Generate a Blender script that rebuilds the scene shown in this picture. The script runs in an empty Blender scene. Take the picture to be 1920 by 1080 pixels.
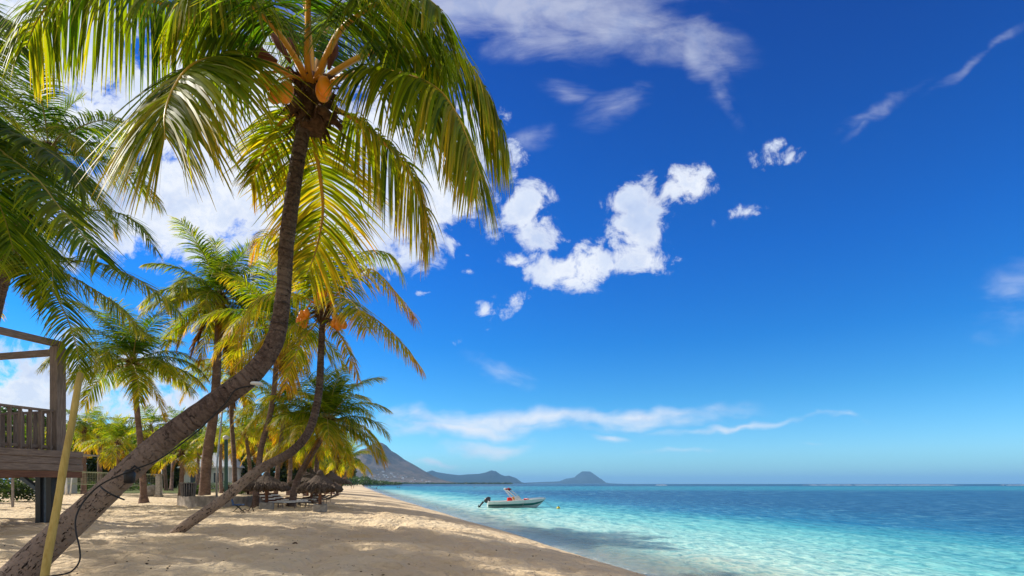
import bpy, math, random
import numpy as np
from mathutils import Vector, Matrix

R = math.radians
scene = bpy.context.scene
col = scene.collection
rng = np.random.default_rng(7)
random.seed(7)

# ------------------------------------------------------------------ camera
F = 1067.0            # focal length in pixels of the 1920 wide photograph
CAMZ = 2.2
HORY = 907.0
cam_d = bpy.data.cameras.new("camera")
cam = bpy.data.objects.new("camera", cam_d)
col.objects.link(cam)
cam.location = (0, 0, CAMZ)
cam.rotation_euler = (R(90), 0, 0)
cam_d.sensor_width = 36
cam_d.lens = 36 * F / 1920
cam_d.shift_y = (HORY - 540) / 1920
cam_d.clip_start = 0.1
cam_d.clip_end = 120000
scene.camera = cam

def at(px, py, D):
    return Vector(((px - 960) / F * D, D, CAMZ + (HORY - py) / F * D))

# ------------------------------------------------------------------ light
SUN_EL, SUN_AZ = R(36), math.atan2(-1.0, 0.30)      # azimuth from +Y towards +X
sdir = Vector((math.sin(SUN_AZ) * math.cos(SUN_EL), math.cos(SUN_AZ) * math.cos(SUN_EL), math.sin(SUN_EL)))
sun_d = bpy.data.lights.new("sun", 'SUN')
sun_d.energy = 5.0
sun_d.angle = R(0.5)
sun_d.color = (1.0, 0.93, 0.82)
sun = bpy.data.objects.new("sun", sun_d)
col.objects.link(sun)
sun.rotation_euler = sdir.to_track_quat('Z', 'Y').to_euler()

scene.view_settings.view_transform = 'Standard'
scene.view_settings.look = 'None'
scene.view_settings.exposure = 0.35
scene.view_settings.gamma = 1
scene.render.engine = 'CYCLES'
cy = scene.cycles
cy.use_denoising = True
cy.max_bounces = 7
cy.diffuse_bounces = 3
cy.glossy_bounces = 2
cy.transmission_bounces = 4
cy.transparent_max_bounces = 8
cy.volume_bounces = 0
cy.caustics_reflective = False
cy.caustics_refractive = False
cy.sample_clamp_indirect = 6

# ------------------------------------------------------------------ node helpers
class NT:
    def __init__(s, tree):
        s.t = tree
        s.n = tree.nodes
        s.l = tree.links
        s.n.clear()
    def new(s, ty, props=None, **ins):
        n = s.n.new(ty)
        for k, v in (props or {}).items():
            setattr(n, k, v)
        for k, v in ins.items():
            s.set(n, k, v)
        return n
    def set(s, n, k, v):
        if isinstance(k, str) and k.startswith('i') and k[1:].isdigit():
            k = int(k[1:])
        elif isinstance(k, str):
            k = k.replace('_', ' ')
        sock = n.inputs[k]
        if isinstance(v, bpy.types.NodeSocket):
            s.l.new(v, sock)
        else:
            if hasattr(sock.default_value, '__len__') and hasattr(v, '__len__') and len(sock.default_value) == 4 and len(v) == 3:
                v = (*v, 1)
            sock.default_value = v
    def math(s, op, a, b=None, c=None, clamp=False):
        n = s.new('ShaderNodeMath', dict(operation=op, use_clamp=clamp))
        for i, v in enumerate((a, b, c)):
            if v is not None:
                s.set(n, f'i{i}', v)
        return n.outputs[0]
    def vmath(s, op, a, b=None):
        n = s.new('ShaderNodeVectorMath', dict(operation=op))
        s.set(n, 'i0', a)
        if b is not None:
            s.set(n, 'i1', b)
        return n.outputs[0]
    def noise(s, vec, scale, detail=4, rough=0.5, dist=0.0, out=0):
        n = s.new('ShaderNodeTexNoise', Vector=vec, Scale=scale, Detail=detail, Roughness=rough, Distortion=dist)
        return n.outputs[out]
    def mapping(s, vec, loc=(0, 0, 0), rot=(0, 0, 0), scale=(1, 1, 1), ty='POINT'):
        n = s.new('ShaderNodeMapping', dict(vector_type=ty), Vector=vec, Location=loc, Rotation=rot, Scale=scale)
        return n.outputs[0]
    def mix(s, f, a, b, blend='MIX'):
        n = s.new('ShaderNodeMix', dict(data_type='RGBA', blend_type=blend))
        s.set(n, 'i0', f); s.set(n, 'i6', a); s.set(n, 'i7', b)
        return n.outputs[2]
    def step(s, v, a, b):
        n = s.new('ShaderNodeMapRange', dict(interpolation_type='SMOOTHSTEP'))
        s.set(n, 'i0', v); s.set(n, 'i1', a); s.set(n, 'i2', b)
        return n.outputs[0]
    def ramp(s, f, stops, interp='LINEAR'):
        n = s.new('ShaderNodeValToRGB')
        cr = n.color_ramp
        cr.interpolation = interp
        while len(cr.elements) < len(stops):
            cr.elements.new(0.5)
        for e, (p, c) in zip(cr.elements, stops):
            e.position = p
            e.color = (*c, 1) if len(c) == 3 else c
        s.set(n, 'i0', f)
        return n.outputs[0]
    def bump(s, h, strength=0.5, dist=0.1, normal=None):
        n = s.new('ShaderNodeBump', Height=h, Strength=strength, Distance=dist)
        if normal is not None:
            s.set(n, 'Normal', normal)
        return n.outputs[0]

# ------------------------------------------------------------------ sky
world = bpy.data.worlds.new("World")
scene.world = world
world.use_nodes = True
w = NT(world.node_tree)
sky = w.new('ShaderNodeTexSky', dict(sky_type='NISHITA', sun_disc=False, sun_elevation=SUN_EL, sun_rotation=SUN_AZ,
            air_density=1.0, dust_density=0.3, ozone_density=3.0, altitude=0))
gen = w.new('ShaderNodeTexCoord').outputs['Generated']
sep = w.new('ShaderNodeSeparateXYZ', Vector=gen)
ysafe = w.math('MAXIMUM', sep.outputs[1], 0.02)
uv = w.new('ShaderNodeCombineXYZ', X=w.math('DIVIDE', sep.outputs[0], ysafe), Y=w.math('DIVIDE', sep.outputs[2], ysafe))
uv = uv.outputs[0]
warp = w.vmath('SCALE', w.vmath('SUBTRACT', w.noise(uv, 3.2, 4, 0.6, out=1), (0.5, 0.5, 0.5)))
w.n[-1].inputs[3].default_value = 0.16
uvw = w.vmath('ADD', uv, warp)

def blobs(lst, src):
    acc = None
    for (px, py, rx, ry, rot, amp) in lst:
        u, v = (px - 960) / F, (HORY - py) / F
        m = w.mapping(src, (u, v, 0), (0, 0, R(rot)), (rx / F, ry / F, 50), 'TEXTURE')
        g = w.new('ShaderNodeTexGradient', dict(gradient_type='SPHERICAL'), Vector=m).outputs[1]
        g = w.math('MULTIPLY', g, amp)
        acc = g if acc is None else w.math('MAXIMUM', acc, g)
    return acc

puffy = blobs([
    (30, 60, 330, 210, 0, 2.0), (130, 215, 430, 85, -6, 2.0), (430, 190, 360, 210, 0, 2.0), (330, 390, 430, 140, 12, 2.0),
    (600, 350, 400, 240, 0, 2.2), (790, 310, 270, 170, -10, 1.7), (890, 290, 110, 90, 0, 0.8), (260, 490, 170, 40, 0, .6),
    (60, 730, 440, 140, 0, 1.6), (330, 770, 280, 100, 0, 1.2), (470, 690, 150, 60, 0, .6),
    (990, 385, 82, 66, 0, 1.3), (1022, 430, 84, 66, -30, 1.3), (975, 492, 66, 38, 0, 1.05), (1072, 506, 140, 82, 0, 1.5), (1110, 480, 60, 46, 0, 1.1),
    (1150, 505, 80, 34, 0, 1.0), (1194, 482, 88, 62, 0, 1.4), (1188, 418, 78, 74, 0, 1.4), (1190, 362, 92, 60, 0, 1.35), (1236, 356, 66, 50, 30, 1.15), (1274, 343, 72, 62, 20, 1.2),
    (1440, 287, 100, 52, 8, .74), (1478, 280, 60, 40, 0, .74), (1378, 407, 90, 36, 12, .76),
    (850, 455, 52, 32, 0, .95), (874, 487, 26, 13, 0, .9), (960, 572, 62, 32, 15, .95), (905, 597, 50, 20, 0, .8),
    (853, 640, 22, 24, 0, .8), (800, 566, 32, 14, 0, .8), (870, 530, 26, 14, 0, .7)], uvw)
soft = blobs([
    (900, 5, 580, 150, -2, 1.25), (1170, 35, 330, 100, -12, 1.05), (1300, 90, 150, 60, -42, .8), (1362, 165, 90, 34, -68, .62), (760, 90, 200, 110, 0, .8),
    (1060, 160, 90, 42, 0, .62), (1150, 195, 130, 60, 25, .58), 
    (1000, 780, 560, 34, 2, 1.1), (1170, 768, 210, 26, 5, 1.0), (1400, 794, 260, 13, 3, .9), (880, 800, 340, 26, 0, .95),
    (930, 832, 150, 20, 0, .8), (1135, 822, 50, 13, 0, .8), (930, 690, 110, 34, -20, .62), (820, 858, 90, 9, 0, .65),
    (1270, 842, 170, 10, 0, .5), (1540, 847, 50, 8, 0, .5), (1640, 195, 130, 24, 22, .62), (1620, 215, 90, 16, 40, .5), (1850, 105, 200, 20, 32, .6),
    (1900, 560, 130, 90, 30, .55), (1000, 260, 60, 40, 30, .5), (250, 830, 500, 60, 0, .6), (1590, 790, 70, 13, -5, .6)], uvw)
n1 = w.noise(uv, 16.0, 10, 0.66, 0.35)
n3 = w.noise(uv, 5.5, 3, 0.5)
n2 = w.noise(w.mapping(uv, (3, 1, 0), (0, 0, R(-12)), (1.0, 2.6, 1)), 6.5, 8, 0.62, 0.4)
gate1 = w.math('MULTIPLY', puffy, 3.0, clamp=True)
gate2 = w.math('MULTIPLY', soft, 3.0, clamp=True)
nz1 = w.math('ADD', w.math('MULTIPLY', w.math('SUBTRACT', n1, 0.5), 3.6), w.math('MULTIPLY', w.math('SUBTRACT', n3, 0.5), 0.9))
f1 = w.math('ADD', puffy, w.math('MULTIPLY', nz1, gate1))
d1 = w.math('MULTIPLY', w.step(f1, 0.34, 1.05), .98)
d2 = w.math('MULTIPLY', w.step(w.math('ADD', soft, w.math('MULTIPLY', w.math('MULTIPLY', w.math('SUBTRACT', n2, 0.5), 1.7), gate2)), 0.14, 1.25), w.math('ADD', 0.50, w.math('MULTIPLY', w.math('SUBTRACT', 1.0, w.step(sep.outputs[2], .12, .25)), .46)))
low = w.noise(w.mapping(uv, (0.0, 0.05, 0)), 6.0, 6, 0.6)
shade = w.math('MULTIPLY', w.step(low, 0.44, 0.66), w.step(f1, 0.5, 1.3))
ccol = w.mix(shade, (6.1, 6.35, 6.8), (3.4, 4.1, 5.8))
ccol = w.mix(w.math('MULTIPLY', w.step(n1, .47, .62), .55), ccol, (4.2, 4.9, 6.3))
skc = w.new('ShaderNodeHueSaturation', Hue=0.5, Saturation=1.25, Value=1.0, Color=sky.outputs[0]).outputs[0]
skc = w.mix(1.0, skc, (0.52, 0.92, 1.26), 'MULTIPLY')
skc = w.mix(1.0, skc, w.ramp(sep.outputs[2], [(0.0, (.9, .98, 1.0)), (.05, (.95, 1.0, 1.0)), (.145, (.45, .80, .85)), (.235, (.16, .66, .84)), (.36, (.09, .56, .84)), (.62, (.13, .37, .66)), (1.0, (.2, .35, .6))]), 'MULTIPLY')
front = w.step(sep.outputs[1], 0.05, 0.25)
dens = w.math('MULTIPLY', w.math('MAXIMUM', d1, d2), front)
skc = w.mix(dens, skc, ccol)
# unseen warm cumulus added behind, beside and above the camera to brighten fill light
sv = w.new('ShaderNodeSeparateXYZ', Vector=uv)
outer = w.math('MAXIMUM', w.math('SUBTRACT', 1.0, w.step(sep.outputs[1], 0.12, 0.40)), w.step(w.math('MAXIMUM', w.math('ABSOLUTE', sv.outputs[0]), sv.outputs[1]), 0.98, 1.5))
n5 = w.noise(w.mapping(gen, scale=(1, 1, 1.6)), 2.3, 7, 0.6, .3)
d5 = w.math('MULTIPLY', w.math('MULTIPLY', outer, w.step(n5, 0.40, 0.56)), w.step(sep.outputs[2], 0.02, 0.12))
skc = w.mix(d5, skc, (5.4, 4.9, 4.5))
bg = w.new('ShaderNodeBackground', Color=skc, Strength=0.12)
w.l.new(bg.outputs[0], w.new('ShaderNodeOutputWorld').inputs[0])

# ------------------------------------------------------------------ generic helpers
def tag(o, label=None, cat=None, group=None, kind=None):
    if label: o['label'] = label
    if cat: o['category'] = cat
    if group: o['group'] = group
    if kind: o['kind'] = kind
    return o

def empty(name, loc=(0, 0, 0), rz=0.0):
    o = bpy.data.objects.new(name, None)
    col.objects.link(o)
    o.empty_display_size = 0.2
    o.location = loc
    o.rotation_euler = (0, 0, rz)
    return o

def link(name, me, parent=None, loc=(0, 0, 0)):
    o = bpy.data.objects.new(name, me)
    col.objects.link(o)
    o.location = loc
    if parent is not None:
        o.parent = parent
    return o

def mesh_np(name, V, Fq, mats, colr=None, uv=None, midx=None, smooth=True, attrs=None):
    """V (n,3); Fq (m,4) quads; colours per vertex; uv per vertex"""
    V = np.asarray(V, np.float32); Fq = np.asarray(Fq, np.int32)
    me = bpy.data.meshes.new(name)
    k = Fq.shape[1]
    me.vertices.add(len(V)); me.vertices.foreach_set('co', V.ravel())
    me.loops.add(Fq.size); me.loops.foreach_set('vertex_index', Fq.ravel())
    me.polygons.add(len(Fq)); me.polygons.foreach_set('loop_start', np.arange(0, Fq.size, k, dtype=np.int32))
    if smooth:
        me.polygons.foreach_set('use_smooth', np.ones(len(Fq), bool))
    if midx is not None:
        me.polygons.foreach_set('material_index', np.asarray(midx, np.int32))
    for m in (mats if isinstance(mats, (list, tuple)) else [mats]):
        me.materials.append(m)
    me.update(calc_edges=True)
    if colr is not None:
        a = me.attributes.new('Col', 'FLOAT_COLOR', 'POINT')
        c4 = np.ones((len(V), 4), np.float32); c4[:, :3] = colr
        a.data.foreach_set('color', c4.ravel())
    if uv is not None:
        l = me.uv_layers.new(name='UVMap')
        l.data.foreach_set('uv', np.asarray(uv, np.float32)[Fq.ravel()].ravel())
    for nm, arr in (attrs or {}).items():
        a = me.attributes.new(nm, 'FLOAT', 'POINT')
        a.data.foreach_set('value', np.asarray(arr, np.float32))
    return me

class MB:
    """collects boxes, bars and lathes, then makes ONE mesh"""
    def __init__(s):
        s.v = []; s.f = []
    def add(s, vs, fs):
        o = len(s.v)
        s.v += [tuple(v) for v in vs]
        s.f += [tuple(i + o for i in f) for f in fs]
        return s
    def box(s, c, d, rot=None):
        x, y, z = (k / 2 for k in d)
        vs = [Vector(p) for p in ((-x, -y, -z), (x, -y, -z), (x, y, -z), (-x, y, -z), (-x, -y, z), (x, -y, z), (x, y, z), (-x, y, z))]
        if rot is not None:
            vs = [rot @ v for v in vs]
        return s.add([v + Vector(c) for v in vs], [(0, 3, 2, 1), (4, 5, 6, 7), (0, 1, 5, 4), (1, 2, 6, 5), (2, 3, 7, 6), (3, 0, 4, 7)])
    def beam(s, a, b, wd, ht, up=Vector((0, 0, 1))):
        a, b = Vector(a), Vector(b)
        t = (b - a).normalized()
        sd = t.cross(up)
        if sd.length < 1e-3: sd = t.cross(Vector((0, 1, 0)))
        sd.normalize(); u = sd.cross(t)
        rot = Matrix((t, sd, u)).transposed()
        return s.box((a + b) / 2, ((b - a).length, wd, ht), rot)
    def tube(s, pts, rad, n=8, cap=True):
        pts = [Vector(p) for p in pts]
        rad = rad if hasattr(rad, '__len__') else [rad] * len(pts)
        rings = []
        side = None
        for i, p in enumerate(pts):
            t = (pts[min(i + 1, len(pts) - 1)] - pts[max(i - 1, 0)]).normalized()
            if side is None:
                side = t.cross(Vector((0, 0, 1)))
                if side.length < 0.05: side = t.cross(Vector((0, 1, 0)))
            side = (side - side.dot(t) * t).normalized()
            u = side.cross(t)
            rings.append([p + (side * math.cos(a) + u * math.sin(a)) * rad[i] for a in (2 * math.pi * k / n for k in range(n))])
        vs = [v for r in rings for v in r]
        fs = [(i * n + k, i * n + (k + 1) % n, (i + 1) * n + (k + 1) % n, (i + 1) * n + k) for i in range(len(pts) - 1) for k in range(n)]
        if cap:
            fs += [tuple(range(n - 1, -1, -1)), tuple((len(pts) - 1) * n + k for k in range(n))]
        return s.add(vs, fs)
    def lathe(s, prof, n=16, c=(0, 0, 0), jit=0.0):
        c = Vector(c)
        vs = []
        for (r, z) in prof:
            for k in range(n):
                a = 2 * math.pi * k / n
                rr = r * (1 + jit * (random.random() - .5))
                vs.append(c + Vector((rr * math.cos(a), rr * math.sin(a), z)))
        fs = [(i * n + k, i * n + (k + 1) % n, (i + 1) * n + (k + 1) % n, (i + 1) * n + k) for i in range(len(prof) - 1) for k in range(n)]
        fs += [tuple(range(n - 1, -1, -1)), tuple((len(prof) - 1) * n + k for k in range(n))]
        return s.add(vs, fs)
    def mesh(s, name, mat, smooth=False, bevel=0):
        me = bpy.data.meshes.new(name)
        me.from_pydata(s.v, [], s.f)
        me.materials.append(mat)
        if smooth:
            for p in me.polygons: p.use_smooth = True
        me.update()
        return me
    def build(s, name, mat, parent=None, smooth=False, bevel=0, loc=(0, 0, 0)):
        o = link(name, s.mesh(name, mat, smooth), parent, loc)
        if bevel:
            b = o.modifiers.new('bevel', 'BEVEL'); b.width = bevel; b.segments = 2; b.limit_method = 'ANGLE'
        return o

def vnoise(x, y, seed=0):
    xi = np.floor(x).astype(np.int64); yi = np.floor(y).astype(np.int64)
    fx = x - xi; fy = y - yi
    fx = fx * fx * (3 - 2 * fx); fy = fy * fy * (3 - 2 * fy)
    def h(a, b):
        n = (a * 374761393 + b * 668265263 + seed * 982451653) & 0xffffffff
        n = ((n ^ (n >> 13)) * 1274126177) & 0xffffffff
        return ((n ^ (n >> 16)) & 0xffff) / 65535.0
    return (h(xi, yi) * (1 - fx) + h(xi + 1, yi) * fx) * (1 - fy) + (h(xi, yi + 1) * (1 - fx) + h(xi + 1, yi + 1) * fx) * fy

def fbm(x, y, oct=4, seed=0, gain=.5):
    a = 1.0; t = 0; r = 0
    for i in range(oct):
        r = r + a * vnoise(x * 2 ** i + 17 * i, y * 2 ** i - 9 * i, seed + i); t += a; a *= gain
    return r / t

# ------------------------------------------------------------------ materials
def material(name, fn):
    m = bpy.data.materials.new(name)
    m.use_nodes = True
    t = NT(m.node_tree)
    sh = fn(t)
    out = t.new('ShaderNodeOutputMaterial')
    if sh is not None:
        t.l.new(sh, out.inputs[0])
    return m

def bsdf(t, color, rough=0.6, normal=None, spec=0.3, **kw):
    n = t.new('ShaderNodeBsdfPrincipled', Base_Color=color, Roughness=rough)
    n.inputs['Specular IOR Level'].default_value = spec
    if normal is not None: t.set(n, 'Normal', normal)
    for k, v in kw.items(): t.set(n, k, v)
    return n.outputs[0]

def plain(name, c, rough=0.6, spec=0.3, scale=6.0, var=0.25, metallic=0.0):
    def f(t):
        p = t.new('ShaderNodeTexCoord').outputs['Object']
        n = t.noise(p, scale, 5, 0.6)
        c2 = tuple(k * (1 - var) for k in c)
        c3 = tuple(min(1, k * (1 + var * .6)) for k in c)
        cc = t.mix(t.step(n, .3, .7), c2, c3)
        return bsdf(t, cc, rough, t.bump(n, 0.25, 0.02), spec, Metallic=metallic)
    return material(name, f)

def sand_f(t):
    pos = t.new('ShaderNodeNewGeometry').outputs['Position']
    sp = t.new('ShaderNodeSeparateXYZ', Vector=pos)
    big = t.noise(pos, 0.35, 4, 0.55)
    mid = t.noise(t.mapping(pos, scale=(1, .8, 1)), 4.0, 5, 0.62, 0.3)
    fine = t.noise(pos, 38, 3, 0.7)
    vor = t.new('ShaderNodeTexVoronoi', dict(feature='SMOOTH_F1'), Vector=t.vmath('ADD', pos, t.vmath('SCALE', t.noise(pos, 2.5, 2, out=1))), Scale=4.2).outputs[0]
    t.n[-2].inputs[3].default_value = 0.25 if t.n[-2].bl_idname == 'ShaderNodeVectorMath' else 0
    c = t.mix(t.step(big, .35, .7), (0.60, 0.46, 0.285), (0.70, 0.565, 0.37))
    c = t.mix(t.math('MULTIPLY', t.step(mid, .5, .8), .35), c, (0.47, 0.36, 0.24))
    c = t.mix(t.math('MULTIPLY', t.step(fine, .62, .8), .5), c, (0.33, 0.24, 0.16))
    # dry leaf and shell crumbs
    bits = t.new('ShaderNodeTexVoronoi', dict(feature='F1'), Vector=pos, Scale=7.0, Randomness=1.0)
    b = t.math('LESS_THAN', bits.outputs[0], 0.09)
    b = t.math('MULTIPLY', b, t.math('GREATER_THAN', t.new('ShaderNodeSeparateXYZ', Vector=bits.outputs[1]).outputs[0], 0.78))
    c = t.mix(b, c, (0.09, 0.06, 0.04))
    wet = t.math('SUBTRACT', 1.0, t.step(t.math('ADD', sp.outputs[2], t.math('MULTIPLY', t.math('SUBTRACT', big, .5), .06)), 0.03, 0.15))
    c = t.mix(t.math('MULTIPLY', wet, .55), c, (0.30, 0.235, 0.16))
    h = t.math('ADD', t.math('MULTIPLY', vor, 0.55), t.math('ADD', t.math('MULTIPLY', mid, .8), t.math('MULTIPLY', fine, .10)))
    h = t.math('MULTIPLY', h, t.math('SUBTRACT', 1.0, t.math('MULTIPLY', wet, .85)))
    nrm = t.bump(h, 1.0, 0.15)
    r = t.math('SUBTRACT', 0.9, t.math('MULTIPLY', wet, .68))
    # lawn inland
    att = t.new('ShaderNodeAttribute', dict(attribute_name='lawn')).outputs['Fac']
    g = t.mix(t.noise(pos, 1.2, 5, .7), (0.045, 0.075, 0.012), (0.12, 0.14, 0.03))
    c = t.mix(t.step(t.math('ADD', att, t.math('MULTIPLY', t.math('SUBTRACT', mid, .5), .6)), .35, .65), c, g)
    return bsdf(t, c, r, nrm, 0.25)
M_sand = material('sand', sand_f)

def water_f(t):
    geo = t.new('ShaderNodeNewGeometry')
    pos = geo.outputs['Position']
    sp = t.new('ShaderNodeSeparateXYZ', Vector=pos)
    d = t.new('ShaderNodeAttribute', dict(attribute_name='offshore')).outputs['Fac']
    big = t.noise(t.mapping(pos, scale=(1, .55, 1)), 0.09, 5, 0.55, .5)
    patch = t.noise(t.mapping(pos, scale=(1, .6, 1)), 0.35, 5, 0.6, .3)
    dd = t.math('ADD', d, t.math('MULTIPLY', t.math('SUBTRACT', big, .5), 15.0))
    dd = t.math('ADD', dd, t.math('MULTIPLY', t.math('SUBTRACT', patch, .5), 5.0))
    c = t.ramp(t.math('DIVIDE', dd, 60.0), [(0.0, (0.50, 0.58, 0.46)), (0.07, (0.38, 0.60, 0.52)), (0.16, (0.17, 0.48, 0.47)),
               (0.24, (0.060, 0.31, 0.37)), (0.36, (0.016, 0.14, 0.27)), (0.6, (0.006, 0.070, 0.18)), (1.0, (0.006, 0.070, 0.18))])
    Y = sp.outputs[1]
    band = t.math('MULTIPLY', t.step(t.math('ADD', Y, t.math('MULTIPLY', big, 60)), 170, 270), t.math('SUBTRACT', 1.0, t.step(Y, 380, 620)))
    c = t.mix(t.math('MULTIPLY', band, .8), c, (0.02, 0.20, 0.28))
    c = t.mix(t.step(Y, 450, 700), c, (0.003, 0.035, 0.11))
    # wavelets: short close to the beach, long swells farther out
    def wl(sx, sy, rot, det=3):
        return t.noise(t.mapping(pos, rot=(0, 0, R(rot)), scale=(sx, sy, 1)), 1.0, det, 0.6, .35)
    r1 = wl(3.2, 2.4, 10); r2 = wl(1.5, .50, -4); r3 = wl(.75, .10, 2); r4 = wl(.28, .022, 0)
    q12 = t.mix(t.step(Y, 18, 38), r1, r2)
    q23 = t.mix(t.step(Y, 60, 120), q12, r3)
    hh = t.mix(t.step(Y, 220, 420), q23, r4)
    dark = t.step(hh, .49, .60); light = t.math('SUBTRACT', 1.0, t.step(hh, .36, .47))  # lit and shaded wave faces, put into the water colour
    c = t.mix(t.math('MULTIPLY', dark, .62), c, t.mix(1.0, c, (0.28, 0.50, 0.62), 'MULTIPLY'))
    c = t.mix(t.math('MULTIPLY', light, .42), c, t.mix(.45, t.mix(1.0, c, (2.4, 1.6, 1.3), 'MULTIPLY'), (0.26, 0.48, 0.52)))
    hb_ = t.math('ADD', t.math('MULTIPLY', r1, .25), t.math('ADD', t.math('MULTIPLY', r2, .6), t.math('MULTIPLY', r3, .5)))
    nrm = t.bump(hb_, 0.9, 0.22)
    a = t.step(t.math('ADD', d, t.math('MULTIPLY', t.math('SUBTRACT', r1, .5), 3.0)), -0.4, 5.0)
    a = t.math('ADD', t.math('MULTIPLY', a, .82), .18)
    fn = t.noise(pos, 1.1, 5, .7, .5)
    fd = t.math('ADD', d, t.math('MULTIPLY', t.math('SUBTRACT', fn, .5), 2.2))
    foam = t.math('MULTIPLY', t.math('SUBTRACT', 1.0, t.step(t.math('ABSOLUTE', t.math('SUBTRACT', fd, .05)), .02, .14)), t.step(t.noise(pos, 9, 4, .7), .42, .6))
    foam = t.math('MULTIPLY', foam, .7)
    c = t.mix(foam, c, (.75, .75, .73)); a = t.math('MAXIMUM', a, foam)
    dif = t.new('ShaderNodeBsdfDiffuse', Color=c, Normal=nrm).outputs[0]
    glo = t.new('ShaderNodeBsdfGlossy', Color=(.9, .95, 1), Roughness=.14, Normal=nrm).outputs[0]
    fr = t.new('ShaderNodeFresnel', IOR=1.33, Normal=nrm).outputs[0]
    def ms(f, x, y):
        m = t.new('ShaderNodeMixShader', i0=f); t.l.new(x, m.inputs[1]); t.l.new(y, m.inputs[2]); return m.outputs[0]
    body = ms(a, t.new('ShaderNodeBsdfTransparent', Color=(.93, .98, .97)).outputs[0], dif)
    return ms(t.math('MULTIPLY', fr, .36, clamp=True), body, glo)
M_water = material('water', water_f)

def leaf_f(t):
    c = t.new('ShaderNodeAttribute', dict(attribute_name='Col')).outputs['Color']
    pos = t.new('ShaderNodeTexCoord').outputs['Object']
    n = t.noise(pos, 9, 3, .6)
    c = t.mix(t.math('MULTIPLY', n, .45), c, t.mix(1.0, c, (0.45, 0.5, 0.5), 'MULTIPLY'))
    p = bsdf(t, c, 0.5, None, 0.2)
    tr = t.new('ShaderNodeBsdfTranslucent', Color=t.mix(1.0, c, (2.4, 2.3, .7), 'MULTIPLY')).outputs[0]
    m = t.new('ShaderNodeMixShader', i0=0.55)
    t.l.new(p, m.inputs[1]); t.l.new(tr, m.inputs[2])
    return m.outputs[0]
M_leaf = material('palm_leaf', leaf_f)

def rachis_f(t):
    c = t.new('ShaderNodeAttribute', dict(attribute_name='Col')).outputs['Color']
    pos = t.new('ShaderNodeTexCoord').outputs['Object']
    n = t.noise(pos, 30, 3, .6)
    return bsdf(t, t.mix(t.math('MULTIPLY', n, .35), c, (0.2, 0.12, 0.04)), 0.45, None, 0.4)
M_rachis = material('palm_rachis', rachis_f)

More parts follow.
